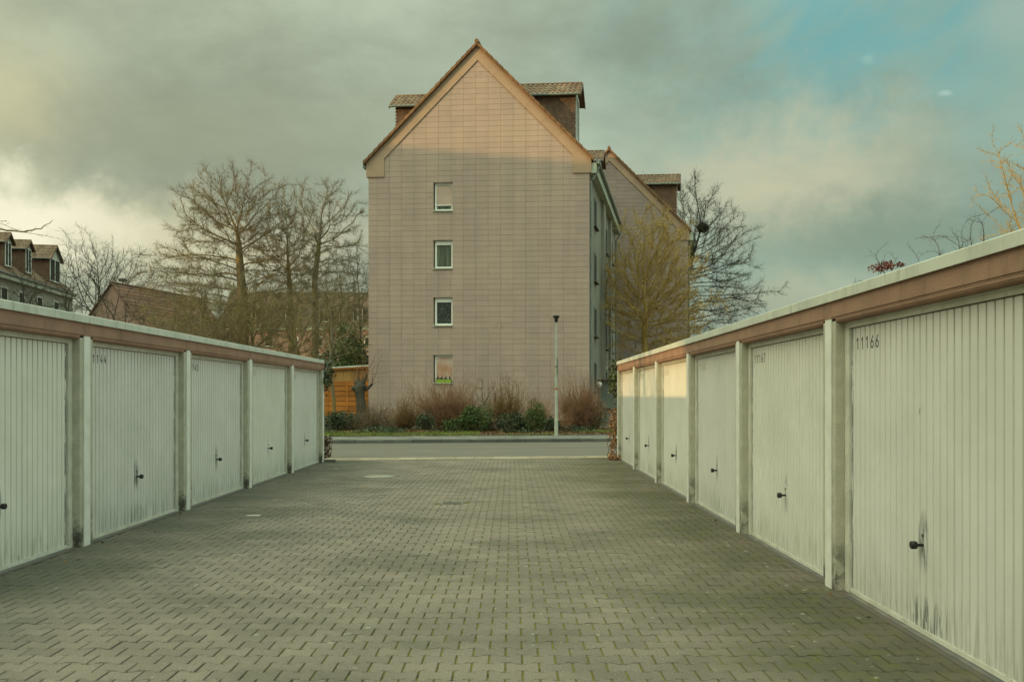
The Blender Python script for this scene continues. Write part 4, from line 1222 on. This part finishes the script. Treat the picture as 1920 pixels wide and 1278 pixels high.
def tree(name, label, trunk, attr, bark, r_base=.2, r_tip=.009, step=.35, kill=.7, twig=(2, .5), group=None, cat='tree', trop=(0, 0, .08), jit=.18, fine=None, buds=None, tw_min=.006, dens=5):
    attr = np.concatenate([attr] + [attr[RNG.permutation(len(attr))] + RNG.normal(size=attr.shape) * kill * 1.1 for _ in range(dens - 1)])
    nodes, par = grow(trunk, attr, step * .8, kill * .62, 130, trop, jit)
    n = len(nodes)
    leaf = np.zeros(n); ch = np.zeros(n, int)
    for i in range(n - 1, 0, -1):
        if ch[i] == 0: leaf[i] = 1
        leaf[par[i]] += leaf[i]; ch[par[i]] += 1
    # the limb that carries most twigs is the continuation: relax the zigzag along it
    par = np.array(par); main = np.full(n, -1)
    for i in range(n - 1, 0, -1):
        if main[par[i]] < 0 or leaf[i] > leaf[main[par[i]]]: main[par[i]] = i
    for _ in range(3):
        ok = np.where((main >= 0) & (par >= 0))[0]
        sm = nodes.copy(); sm[ok] = .5 * nodes[ok] + .25 * nodes[par[ok]] + .25 * nodes[main[ok]]; nodes = sm
    ex = math.log(r_base / r_tip) / math.log(max(leaf[0], 2))
    rad = r_tip * np.maximum(leaf, 1) ** ex
    # taper the bole slightly towards the crown
    P, Q = nodes[par[1:]], nodes[1:]
    rp, rq = np.minimum(rad[par[1:]], rad[1:] * 1.35), rad[1:]
    base = trunk[0]
    t = thing(name, label, cat, (base[0], base[1], base[2]), group)
    thick = rq > r_base * .45
    flare = thick & (Q[:, 2] < base[2] + .8)
    rp = np.where(flare, rp * 1.15, rp)
    tube_obj('trunk', bark, t, [(P[thick], Q[thick], rp[thick], rq[thick], 9)])
    mid = (~thick) & (rq > .03); thin = (~thick) & (rq <= .03)
    sets = [(P[mid], Q[mid], rp[mid], rq[mid], 5), (P[thin], Q[thin], rp[thin], rq[thin], 3)]
    # fine twigs
    src = np.where((rad < max(.022, r_tip * 3.2)) & (np.arange(n) > 3))[0]
    src = np.repeat(src, twig[0])
    if len(src):
        pd = nodes[src] - nodes[np.maximum(par[src], 0)]; pd /= np.maximum(np.linalg.norm(pd, axis=1, keepdims=True), 1e-6)
        d1 = pd + RNG.normal(size=pd.shape) * .55 + np.array([0, 0, .12]); d1 /= np.linalg.norm(d1, axis=1, keepdims=True)
        l = RNG.uniform(.35, 1.0, len(src))[:, None] * twig[1]
        s0 = nodes[src]; s1 = s0 + d1 * l * .55
        d2 = d1 + RNG.normal(size=pd.shape) * .35 + np.array([0, 0, .18]); d2 /= np.linalg.norm(d2, axis=1, keepdims=True)
        s2 = s1 + d2 * l * .5
        d3 = d1 + RNG.normal(size=pd.shape) * .6; d3 /= np.linalg.norm(d3, axis=1, keepdims=True)
        s3 = s1 + d3 * l * .4
        r0 = np.full(len(src), max(tw_min, r_tip * .7)); 
        sets += [(s0, s1, r0, r0 * .8, 3), (s1, s2, r0 * .8, r0 * .45, 3), (s1, s3, r0 * .7, r0 * .45, 3)]
        if buds:
            leaves_obj('buds', buds[0], t, np.concatenate([s2, s3])[:: buds[2]], buds[1])
    tube_obj('crown', fine or bark, t, sets)
    return t

def leaves_obj(name, m, parent, C, size, kind=None, up=.3, base=None):
    """small folded leaf blades at points C"""
    n = len(C)
    a = RNG.normal(size=(n, 3)) + np.array([0, 0, up]); a /= np.linalg.norm(a, axis=1, keepdims=True)
    b = RNG.normal(size=(n, 3)); b -= a * (a * b).sum(1, keepdims=True); b /= np.linalg.norm(b, axis=1, keepdims=True)
    c = np.cross(a, b)
    s = (size * RNG.uniform(.6, 1.3, n))[:, None]
    V = np.stack([C - a * s * .55, C + b * s * .32 + c * s * .10, C + a * s * .55, C - b * s * .32 + c * s * .10], 1).reshape(-1, 3)
    Fq = (np.arange(n) * 4)[:, None] + np.array([[0, 1, 2, 3]])
    return link_mesh(name, V, Fq, m, parent, base, RNG.uniform(0, 1, n), False, kind)

def shrub(name, label, c, rx, ry, h, m, stems=200, side=5, r=.006, group=None, cat='shrub', whips=.5):
    """clipped deciduous shrub in winter: crooked branches from a narrow foot to a rounded head, thin whips above it"""
    c = np.array(c, float)
    t = thing(name, label, cat, tuple(c), group)
    n = stems
    d = RNG.normal(size=(n, 3)); d[:, 2] = np.abs(d[:, 2]) * .8 + .1; d /= np.linalg.norm(d, axis=1, keepdims=True)
    q = RNG.uniform(.45, 1.0, n)[:, None] ** .6
    head = c + np.array([0, 0, h * .34])
    lob = 1 + .22 * np.sin(3 * np.arctan2(d[:, 1], d[:, 0]) + RNG.uniform(0, 6)) + .18 * np.sin(5 * d[:, 2] + 4 * d[:, 0] + RNG.uniform(0, 6))
    tip = head + d * q * lob[:, None] * np.array([rx, ry, h * .36]) + RNG.normal(size=(n, 3)) * .03 * h
    low = RNG.uniform(0, 1, n) < .35
    tip[low, 2] -= RNG.uniform(.1, .3, low.sum()) * h
    tip[:, 2] = np.maximum(tip[:, 2], c[2] + .1)
    an = RNG.uniform(0, 2 * np.pi, n)
    foot = c + np.stack([np.cos(an) * rx * .22, np.sin(an) * ry * .22, np.full(n, -.03)], 1)
    K = 5; pts = [foot]
    for k in range(1, K + 1):
        f = k / K
        p = foot + (tip - foot) * f
        p[:, 2] = foot[:, 2] + (tip[:, 2] - foot[:, 2]) * f ** .8
        pts.append(p + RNG.normal(size=(n, 3)) * .035 * h * (k < K))
    sets = []
    for k in range(K):
        sets.append((pts[k], pts[k + 1], np.full(n, r * (1.9 - 1.3 * k / K)), np.full(n, r * (1.9 - 1.3 * (k + 1) / K)), 3))
    PT = np.array(pts)
    for s_ in range(side):
        f = RNG.uniform(.35, 1.0, n) * .999; k = np.minimum((f * K).astype(int), K - 1); w = (f * K - k)[:, None]
        A = PT[k, np.arange(n)] * (1 - w) + PT[k + 1, np.arange(n)] * w
        dd = RNG.normal(size=(n, 3)) + d * .8 + np.array([0, 0, .35]); dd /= np.linalg.norm(dd, axis=1, keepdims=True)
        l = RNG.uniform(.08, .36, n)[:, None] * min(1.3, h)
        B = A + dd * l * .55; d2 = dd + RNG.normal(size=(n, 3)) * .5 + np.array([0, 0, .35]); d2 /= np.linalg.norm(d2, axis=1, keepdims=True)
        r0 = np.full(n, r * .72)
        sets += [(A, B, r0, r0 * .85, 3), (B, B + d2 * l * .5, r0 * .85, r0 * .5, 3)]
    if whips:
        w = pts[-1][d[:, 2] > .25]; nw = len(w)
        dd = RNG.normal(size=(nw, 3)) * .22 + (w - head) * np.array([.35, .35, 0]) + np.array([0, 0, 1]); dd /= np.linalg.norm(dd, axis=1, keepdims=True)
        l = RNG.uniform(.25, 1.0, nw)[:, None] * h * whips
        B = w + dd * l * .5; d2 = dd + RNG.normal(size=(nw, 3)) * .15
        sets += [(w, B, np.full(nw, r * .8), np.full(nw, r * .65), 3), (B, B + d2 * l * .5, np.full(nw, r * .65), np.full(nw, r * .4), 3)]
    tube_obj('stems', m, t, sets)
    return t

def evergreen(name, label, c, r, m, n=2200, size=.07, group=None, lumps=7, cat='shrub', stemm='twig_brown'):
    c = np.array(c, float); r = np.array(r, float)
    t = thing(name, label, cat, tuple(c), group)
    P = []
    for i in range(lumps):
        d = RNG.normal(size=3); d[2] = abs(d[2]) * .8; d /= np.linalg.norm(d)
        q = c + np.array([0, 0, r[2] * .45]) + d * r * np.array([.6, .6, .45])
        rr = r * RNG.uniform(.35, .6) * np.array([1, 1, .9])
        P.append(ell(n // lumps, q, rr, .55))
    P.append(ell(n // 3, c + np.array([0, 0, r[2] * .4]), r * np.array([.9, .9, .6]), .5))
    P = np.concatenate(P); P = P[P[:, 2] > c[2] - .02]
    leaves_obj('leaves', m, t, P, size)
    ns = 26
    an = RNG.uniform(0, 6.28, ns)
    A = c + np.stack([np.cos(an) * .1, np.sin(an) * .1, np.full(ns, -.05)], 1)
    B = c + np.stack([np.cos(an) * r[0] * RNG.uniform(.2, .75, ns), np.sin(an) * r[1] * RNG.uniform(.2, .75, ns), r[2] * RNG.uniform(.5, 1.0, ns)], 1)
    Mi = (A + B) / 2 + RNG.normal(size=(ns, 3)) * .05
    tube_obj('stems', stemm, t, [(A, Mi, np.full(ns, .014), np.full(ns, .01), 4), (Mi, B, np.full(ns, .01), np.full(ns, .005), 4)])
    return t

def gz(px, Y):
    x = (px - 960) * Y / F; return (x, Y, g_verge(x, Y))

# --- trees on the left behind the garages
def base_at(px, Y, z=-.1): return ((px - 960) * Y / F, Y, z)
Yl = 60.0
A = np.concatenate([pxell(420, 438, 408, 80, 52, Yl, shell=.25), pxell(120, 450, 430, 55, 45, Yl), pxell(200, 370, 510, 70, 45, Yl), pxell(170, 335, 575, 45, 60, Yl), pxell(150, 510, 510, 50, 55, Yl), pxell(150, 450, 580, 95, 55, Yl)])
tree('linden_tree', 'tallest bare tree on the left, broad fan crown over long drooping limbs', [base_at(458, Yl), at(455, 560, Yl), at(449, 480, Yl), at(447, 440, Yl)], A, 'bark_linden', .42, .010, .42, .85, (8, .72), 'bare trees behind the left garages', trop=(0, 0, .16), tw_min=.0065)
Y2 = 66.0
A = np.concatenate([pxell(190, 608, 440, 38, 55, Y2), pxell(140, 615, 500, 44, 50, Y2), pxell(60, 606, 395, 12, 24, Y2), pxell(90, 630, 560, 40, 45, Y2)])
tree('bare_tree', 'upright bare tree nearest the tall building\'s left edge, pointed top', [base_at(588, Y2), at(592, 600, Y2), at(590, 520, Y2), at(600, 440, Y2)], A, 'bark_grey', .28, .010, .42, .85, (8, .66), 'bare trees behind the left garages', trop=(0, 0, .16), tw_min=.0065)
A = np.concatenate([pxell(190, 540, 452, 36, 55, 63), pxell(130, 528, 530, 42, 55, 63)])
tree('bare_tree', 'round-headed bare tree between the tallest tree and the pointed one', [base_at(545, 63), at(548, 600, 63), at(540, 500, 63)], A, 'bark_grey', .24, .010, .42, .85, (8, .66), 'bare trees behind the left garages', trop=(0, 0, .12), tw_min=.0065)
for (px, py, rx, ry, Yv, nn, lab) in [(320, 630, 44, 30, 50, 150, 'low ochre-twigged tree in front of the pink house roof'), (395, 600, 55, 55, 48, 340, 'low yellow-lichened tree below the tallest tree\'s left limbs'),
                                     (475, 605, 55, 60, 50, 360, 'dense low tree round the foot of the tallest tree'), (560, 610, 50, 55, 49, 320, 'twiggy low tree before the long building\'s window'),
                                     (640, 595, 34, 50, 52, 150, 'slender low tree before the long building\'s dormers')]:
    A = np.concatenate([pxell(nn, px, py, rx, ry, Yv, shell=.1), pxell(nn // 3, px, py + 40, rx, 30, Yv)])
    tree('sun_tinted_lichen_tree', lab, [base_at(px, Yv), at(px + 3, 690, Yv), at(px - 2, 655, Yv)], A, 'bark_thicket', .17, .009, .34, .6, (5, .6), 'low trees along the back of the left garages', trop=(0, 0, .03), jit=.28, tw_min=.006, dens=4)  # bark tint holds both lichen and painted sunlight
A = np.concatenate([pxell(160, 165, 520, 30, 55, 80), pxell(160, 200, 530, 36, 60, 80), pxell(110, 240, 530, 28, 45, 80)])
tree('bare_tree', 'thin upright bare tree between the far-left building and the pink house', [base_at(185, 80), at(180, 600, 80)], A, 'bark_dark', .16, .012, .45, .9, (2, 1.0), 'bare trees behind the left garages', trop=(0, 0, .3), tw_min=.011)
for (px, py, rx, ry, Yv, lab) in [(40, 550, 60, 50, 44, 'bare branches of a tree in front of the far-left building'), (130, 570, 45, 45, 43, 'spindly bare tree in front of the far-left building\'s end'), (215, 590, 45, 40, 45, 'bare dark-twigged tree in front of the pink gable')]:
    A = pxell(90, px, py, rx, ry, Yv)
    tree('bare_tree', lab, [base_at(px, Yv), at(px, 680, Yv)], A, 'bark_dark', .10, .009, .34, .6, (2, .5), 'bare trees behind the left garages', tw_min=.007, dens=3)
A = np.concatenate([pxell(90, 672, 520, 20, 60, 78), pxell(60, 680, 570, 20, 40, 78)])
tree('bare_tree', 'faint thin bare tree just left of the tall building\'s wall', [base_at(676, 78), at(676, 620, 78)], A, 'bark_dark', .10, .011, .45, .8, (2, .8), 'bare trees behind the left garages', trop=(0, 0, .25), tw_min=.009)
# thin tree before the fence
A = np.concatenate([pxell(70, 622, 600, 26, 50, 40.5), pxell(60, 610, 560, 22, 40, 40.5)])
tree('young_tree', 'thin leaning tree trunk in front of the orange fence', [gz(628, 40.5), at(624, 735, 40.5), at(619, 700, 40.5), at(622, 640, 40.5)], A, 'bark_grey', .085, .008, .3, .6, (2, .45), None, trop=(0, 0, .2))
# branch reaching in from the left edge, its tree stands outside
lb = [at(-420, 500, 18), at(-160, 470, 18), at(-20, 428, 18), at(45, 434, 18), at(78, 428, 18), at(98, 413, 18)]
A = np.concatenate([pxell(60, -330, 330, 120, 110, 18), pxell(10, 4, 432, 24, 8, 18, 8)])
tt = tree('bare_tree', 'bare branch reaching into the sky from the left picture edge', [base_at(-330, 18), at(-330, 600, 18), at(-300, 480, 18)], A, 'bark_thicket', .12, .005, .16, .3, (1, .15), None, tw_min=.003, dens=2)
P = [np.array(p) for p in lb]; fineP = []
for a, c in zip(P[:-1], P[1:]):
    for i in range(6): fineP.append(a + (c - a) * i / 6 + RNG.normal(size=3) * .008)
fineP.append(P[-1]); fineP = np.array(fineP); nf = len(fineP) - 1
rr = np.linspace(.035, .005, nf + 1)
tw0 = fineP[14::2]; twd = RNG.normal(size=tw0.shape) * .035 + np.array([.02, 0, .03])
tube_obj('limb', 'bark_thicket', tt, [(fineP[:-1], fineP[1:], rr[:-1], rr[1:], 6), (tw0, tw0 + twd, np.full(len(tw0), .004), np.full(len(tw0), .002), 3)])

A = np.concatenate([ell(160, (-21.0, 4.6, 5.2), (1.5, 1.5, 3.0), .2)])
tree('bare_tree', 'bare tree on the lawn behind the left garages, outside the picture', [(-21.0, 4.6, -.1), (-21.0, 4.6, 2.2), (-21.1, 4.7, 3.6)], A, 'bark_grey', .14, .012, .3, .55, (2, .4), None, tw_min=.01)

# --- trees on the right
Yr = 47.0
A = np.concatenate([pxell(380, 1215, 565, 62, 85, Yr, shell=.1), pxell(110, 1225, 465, 38, 55, Yr), pxell(110, 1180, 540, 40, 60, Yr), pxell(150, 1262, 590, 40, 70, Yr), pxell(100, 1250, 500, 34, 50, Yr)])
tree('ochre_tree', 'ochre-twigged tree in front of the second building\'s dark gable', [base_at(1212, Yr), at(1212, 700, Yr), at(1208, 640, Yr), at(1212, 590, Yr)], A, 'bark_ochre', .17, .010, .30, .58, (4, .62), None, trop=(0, 0, .10), jit=.3, buds=('bark_ochre', .05, 3), tw_min=.011)
Y7 = 63.5
A = np.concatenate([pxell(180, 1335, 470, 46, 70, Y7, shell=.15), pxell(80, 1300, 405, 30, 36, Y7), pxell(170, 1362, 560, 46, 55, Y7), pxell(80, 1300, 600, 35, 50, Y7)])
tree('bare_tree', 'dark bare tree with arching twigs and a nest at the second building\'s right corner', [base_at(1288, Y7), at(1288, 640, Y7), at(1286, 560, Y7), at(1290, 500, Y7)], A, 'bark_dark', .26, .010, .42, .8, (7, .72), None, trop=(.03, 0, .06), tw_min=.0065)
nc = at(1318, 427, Y7)
C = ell(420, tuple(nc), (.42, .42, .34), .6); dd = RNG.normal(size=C.shape); dd /= np.linalg.norm(dd, axis=1, keepdims=True)
nest = thing('nest', 'round dark twig nest high in the bare tree on the right', 'nest', tuple(nc))
tube_obj('twigs', 'bark_dark', nest, [(C - dd * .22, C + dd * .22, np.full(420, .012), np.full(420, .008), 3)])
A = pxell(12, 1208, 332, 7, 18, 80)
tree('bare_tree', 'wisp of bare treetop above the second building\'s roof', [base_at(1209, 80), at(1209, 420, 80), at(1209, 345, 80)], A, 'bark_dark', .10, .012, .3, .6, (1, .35), None, trop=(0, 0, .3), dens=1)
for (px, py, rx, ry, Yv, nn, lab) in [(1798, 458, 22, 26, 26, 50, 'dark bare treetop showing above the right garage roofs'), (1757, 478, 13, 20, 26, 20, 'smaller bare treetop left of the dark one above the right garages'), (1842, 448, 14, 12, 26, 14, 'sparse bare twigs right of the dark treetop above the garages')]:
    A = pxell(nn, px, py, rx, ry, Yv)
    tree('bare_tree', lab, [base_at(px, Yv), at(px, 640, Yv), at(px, 540, Yv)], A, 'bark_dark', .035, .0045, .2, .35, (2, .22), 'bare treetops above the right garages', trop=(0, 0, .35), tw_min=.003, dens=2)
A = np.concatenate([pxell(200, 2010, 380, 100, 100, 30), pxell(60, 1915, 400, 40, 30, 30), pxell(40, 1912, 320, 20, 30, 30)])
tree('ochre_tree', 'ochre bare tree at the right picture edge above the garages', [base_at(1990, 30), at(1990, 600, 30), at(1975, 480, 30)], A, 'bark_ochre', .16, .008, .26, .5, (3, .35), None, tw_min=.006, dens=4)
A = pxell(50, 1662, 507, 26, 10, 28)
tt = tree('copper_shrub', 'tips of a shrub with dry crimson leaves above the right garage roof', [base_at(1668, 28), at(1668, 560, 28)], A, 'bark_dark', .04, .004, .2, .35, (1, .15), None, cat='shrub', tw_min=.003, dens=2)
leaves_obj('leaves', 'leaf_crimson', tt, np.concatenate([pxell(90, 1645, 504, 18, 9, 28), pxell(110, 1664, 497, 14, 9, 28), pxell(60, 1688, 496, 9, 5, 28), pxell(90, 1655, 500, 24, 9, 28)]), .085)

# --- evergreen behind the shed
evergreen('laurel_bush', 'big green laurel behind the shed roof', (at(645, 700, 47).x, 47, .5), (1.7, 1.5, 4.0), 'leaf_laurel', 9000, .13, lumps=14)
# --- planting along the foot of the gable
GRP = 'shrubs along the foot of the tall building'
def SH(px, Y, wpx, hpx, label, m='twig_red', stems=200, **kw):
    c = gz(px, Y); k = Y / F
    return shrub('twiggy_shrub', label, c, wpx * k / 2, wpx * k * .4, hpx * k, m, stems, group=GRP, **kw)
SH(838, 36.8, 120, 108, 'widest red-twigged shrub, below the lowest gable window', 'twig_red', 420, side=9)
SH(893, 36.2, 56, 66, 'clipped dark brown shrub right of the widest red-twigged one', 'twig_brown', 170, side=6)
SH(948, 36.6, 74, 102, 'golden-brown twiggy shrub behind the green bush in mid-verge', 'twig_gold', 250, side=9)
SH(1010, 37.0, 58, 74, 'small red-twigged shrub left of the street lamp', 'twig_red', 150, side=6)
SH(1087, 36.6, 84, 112, 'tall bushy red-brown shrub right of the street lamp', 'twig_red', 360, side=10)
SH(702, 36.5, 70, 64, 'sparse grey-brown shrub by the pollarded stump', 'twig_brown', 130, side=6)
SH(757, 36.4, 72, 66, 'straw-brown shrub left of the widest red-twigged one', 'twig_gold', 200, side=6)
SH(870, 37.4, 60, 84, 'loose red whips between the widest red-twigged shrub and the clipped one', 'twig_red', 50, side=5)
SH(915, 35.6, 40, 40, 'tuft of brown twigs just behind the bright green bush', 'twig_brown', 80, side=5)
SH(985, 36.0, 34, 46, 'tuft of brown twigs left of the dense dark green bush', 'twig_brown', 70, side=5)
SH(1062, 35.9, 34, 48, 'low thin twigs between the lamp post and the tall red-brown shrub', 'twig_red', 30, side=4)
SH(725, 35.8, 44, 40, 'low brown twigs filling the gap by the straw-brown shrub', 'twig_brown', 45, side=5)
SH(672, 35.6, 48, 44, 'grey spindly shrub at the left end of the verge', 'twig_brown', 50, side=4)
def EV(px, Y, wpx, hpx, label, m, n=1500, size=.07):
    c = gz(px, Y); k = Y / F
    return evergreen('evergreen_shrub', label, c, (wpx * k / 2, wpx * k * .4, hpx * k), m, n, size, 'evergreen shrubs along the verge')
EV(640, 36.0, 78, 34, 'low spreading dark evergreen below the orange fence', 'leaf_dark', 2400, .08)
EV(797, 35.8, 44, 28, 'small dark evergreen at the foot of the straw-brown shrub', 'leaf_dark', 1000)
EV(893, 35.2, 66, 42, 'bright mid-green bush in the middle of the verge', 'leaf_mid', 2600)
EV(853, 35.0, 52, 22, 'low green bush under the widest red-twigged shrub', 'leaf_mid', 1000)
EV(957, 35.0, 62, 30, 'low dark evergreen under the golden-brown shrub', 'leaf_dark', 1500)
EV(1003, 35.0, 46, 46, 'dense dark green bush left of the lamp post', 'leaf_mid', 2000, .06)
EV(1033, 35.6, 38, 24, 'low dark evergreen behind the lamp post', 'leaf_dark', 800)
EV(1118, 37.4, 46, 44, 'green bush at the tall building\'s right corner', 'leaf_laurel', 1400)
# pollarded stump and two pruned shrubs
Yp = 37.2
p0 = gz(678, Yp)
tt = thing('pollarded_tree', 'pollarded stump with a knobbly head and thin shoots', 'tree', p0)
m = MB(); m.tube([p0, at(677, 760, Yp), at(675, 742, Yp), at(673, 728, Yp), at(672, 716, Yp)], [.26, .21, .20, .25, .16], 9)
for (px, py, rr_) in ((662, 726, .13), (668, 716, .12), (680, 714, .12), (684, 722, .11), (672, 712, .1)):
    q = at(px, py, Yp + random.uniform(-.15, .15)); m.tube([at(674, 732, Yp), q, q + Vector((0, 0, .07))], [.12, rr_, .05], 7)
m.build('trunk', 'bark_dark', tt, smooth=True)
m = MB(); m.tube([at(680, 732, Yp), at(690, 728, Yp), at(698, 719, Yp)], [.09, .07, .06], 6); m.build('limb', 'bark_dark', tt)
m = MB(); m.tube([at(680, 722, Yp), at(686, 710, Yp), at(688, 700, Yp)], [.07, .05, .04], 6); m.build('limb', 'bark_dark', tt)
ns = 46
ancs = [at(665, 720, Yp), at(672, 712, Yp), at(688, 701, Yp), at(698, 720, Yp), at(682, 714, Yp)]
a = np.array([ancs[i % 5] for i in range(ns)]); dd = RNG.normal(size=(ns, 3)) * .45 + np.array([.25, 0, .8]); dd /= np.linalg.norm(dd, axis=1, keepdims=True)
l = RNG.uniform(.3, 1.5, ns)[:, None]; b = a + dd * l * .5; c = b + (dd + RNG.normal(size=(ns, 3)) * .15 + np.array([.1, 0, .1])) * l * .5
tube_obj('shoots', 'twig_red', tt, [(a, b, np.full(ns, .009), np.full(ns, .007), 3), (b, c, np.full(ns, .007), np.full(ns, .003), 3)])
for (px, lab, a0) in [(906, 'pruned shrub with antler-like twigs on one thin stem', (906, 735, 28, 30)), (958, 'pruned shrub with pale upright twigs behind the golden-brown one', (958, 735, 26, 32))]:
    A = pxell(60, *a0, 37.2)
    tree('pruned_shrub', lab, [gz(px, 37.2), at(px + 3, 765, 37.2), at(px, 752, 37.2)], A, 'bark_grey', .032, .005, .12, .22, (2, .18), None, trop=(0, 0, .3), cat='shrub', tw_min=.004, dens=1)

# --- hedge stubs and ivy at the ends of the garage rows
def leafbox(name, label, lo, hi, m, n, size, cat, stemm='twig_brown'):
    lo, hi = np.array(lo), np.array(hi)
    t = thing(name, label, cat, ((lo[0] + hi[0]) / 2, (lo[1] + hi[1]) / 2, max(lo[2], 0)))
    P = RNG.uniform(lo, hi, (n, 3)) + RNG.normal(size=(n, 3)) * .03
    leaves_obj('leaves', m, t, P, size)
    ns = 40
    a = RNG.uniform(lo, hi, (ns, 3)); a[:, 2] = lo[2]; b = a + RNG.normal(size=(ns, 3)) * .08; b[:, 2] = hi[2] + RNG.uniform(-.3, .1, ns)
    tube_obj('stems', stemm, t, [(a, b, np.full(ns, .009), np.full(ns, .004), 4)])
    return t
leafbox('beech_hedge', 'coppery dry beech hedge at the end of the right garage row', (2.60, 22.42, 0), (4.6, 23.0, 1.28), 'leaf_beech', 2600, .085, 'hedge', 'twig_gold')
leafbox('leaf_heap', 'little heap of yellow-brown leaves at the right row\'s end corner', (2.52, 22.0, 0), (2.80, 22.4, .10), 'leaf_beech', 90, .07, 'leaf heap')
leafbox('beech_hedge', 'dark brown hedge stub at the end of the left garage row', (-6.2, 21.50, 0.1), (-4.64, 21.95, .62), 'leaf_brown', 1500, .08, 'hedge')
MB().box(-5.2, -4.44, 21.42, 21.52, -.02, .06).build('hedge_kerb', 'kerb_concrete', None, (-4.8, 21.47, 0)); bpy.data.objects['hedge_kerb']['kind'] = 'structure'
def ivy(label, lo, hi, n, size, m='leaf_ivy'):
    lo, hi = np.array(lo), np.array(hi)
    t = thing('ivy', label, 'ivy', tuple((lo + hi) / 2))
    P = []
    for i in range(9):
        c = RNG.uniform(lo, hi); P.append(c + RNG.normal(size=(n // 9, 3)) * np.array([.07, .10, .16]))
    P = np.concatenate(P)
    leaves_obj('leaves', m, t, P, size)
    ns = 14; a = RNG.uniform(lo, hi, (ns, 3)); b = a + RNG.normal(size=(ns, 3)) * np.array([.06, .08, .3])
    tube_obj('stems', 'twig_brown', t, [(a, b, np.full(ns, .007), np.full(ns, .005), 4)])
ivy('ivy hanging over the end corner of the right garage row', (2.64, 22.38, 1.72), (2.78, 22.6, 2.52), 420, .095)
ivy('dark ivy over the roof corner at the end of the left garage row', (-4.86, 21.42, 1.95), (-4.62, 21.7, 2.52), 460, .085, 'leaf_dark')

# ------------------------------------------------------------------ ground cover
n = 16000
x = RNG.uniform(-9, 5.0, n); y0 = np.array([y_walk(a) for a in x]); d = RNG.uniform(.02, 1.0, n) ** 1.0 * 2.2
pat = np.sin(x * 1.7) + np.sin(x * .63 + 1) + RNG.normal(size=n) * .5
keep = (x < -1.3) & (d < 1.6 + .3 * pat) | (x > 2.7) & (d > .9) | (d < .25) & (pat > .5)
x, y0, d = x[keep], y0[keep], d[keep]; y = y0 + d
z = np.array([g_verge(a, b) for a, b in zip(x, y)])
n = len(x); h = RNG.uniform(.05, .13, n); an = RNG.uniform(0, 6.28, n)
B = np.stack([x, y, z - .01], 1); wv = np.stack([np.cos(an), np.sin(an), np.zeros(n)], 1) * .012; ln = RNG.normal(size=(n, 3)) * .035; ln[:, 2] = h
V = np.stack([B - wv, B + wv, B + ln], 1).reshape(-1, 3)
link_mesh('grass', V, (np.arange(n) * 3)[:, None] + np.array([[0, 1, 2]]), 'grass_blade', None, None, RNG.uniform(0, 1, n), False, 'stuff')
n = 7000
x = RNG.uniform(-9, 4.8, n); y = np.array([y_walk(a) for a in x]) + RNG.uniform(.05, 1, n) ** .8 * 3.6
z = np.array([g_verge(a, b) for a, b in zip(x, y)]) + .015
leaves_obj('fallen_leaves', 'dead_leaf', None, np.stack([x, y, z], 1), .095, 'stuff', up=0.0, base=(0, 33, 0))
n = 9000
x = RNG.uniform(-8.2, 3.6, n); y = np.array([y_walk(a) for a in x]) + RNG.uniform(.9, 3.4, n)
pt = np.sin(x * 2.3 + 1) + np.sin(x * .9) + .8 * np.sin(y * 2.1) + RNG.normal(size=n) * .35
kp = pt > .15; x, y = x[kp], y[kp]; n = len(x)
hgt = RNG.uniform(0, 1, n) ** 1.5 * (.16 + .08 * np.sin(x * 3.1))
z = np.array([g_verge(a, b) for a, b in zip(x, y)]) + .02 + hgt
leaves_obj('ground_cover', 'leaf_dark', None, np.stack([x, y, z], 1), .075, 'stuff', up=.6, base=(0, 34, 0))
# a few dry leaves blown along the foot of the doors
n = 60
x = np.concatenate([RNG.uniform(2.45, 2.74, n // 2), RNG.uniform(-4.7, -4.3, n // 2)]); y = RNG.uniform(6, 21, n)
leaves_obj('blown_leaves', 'dead_leaf', None, np.stack([x, y, np.full(n, .012)], 1), .035, 'stuff', up=0.0, base=(0, 10, 0))
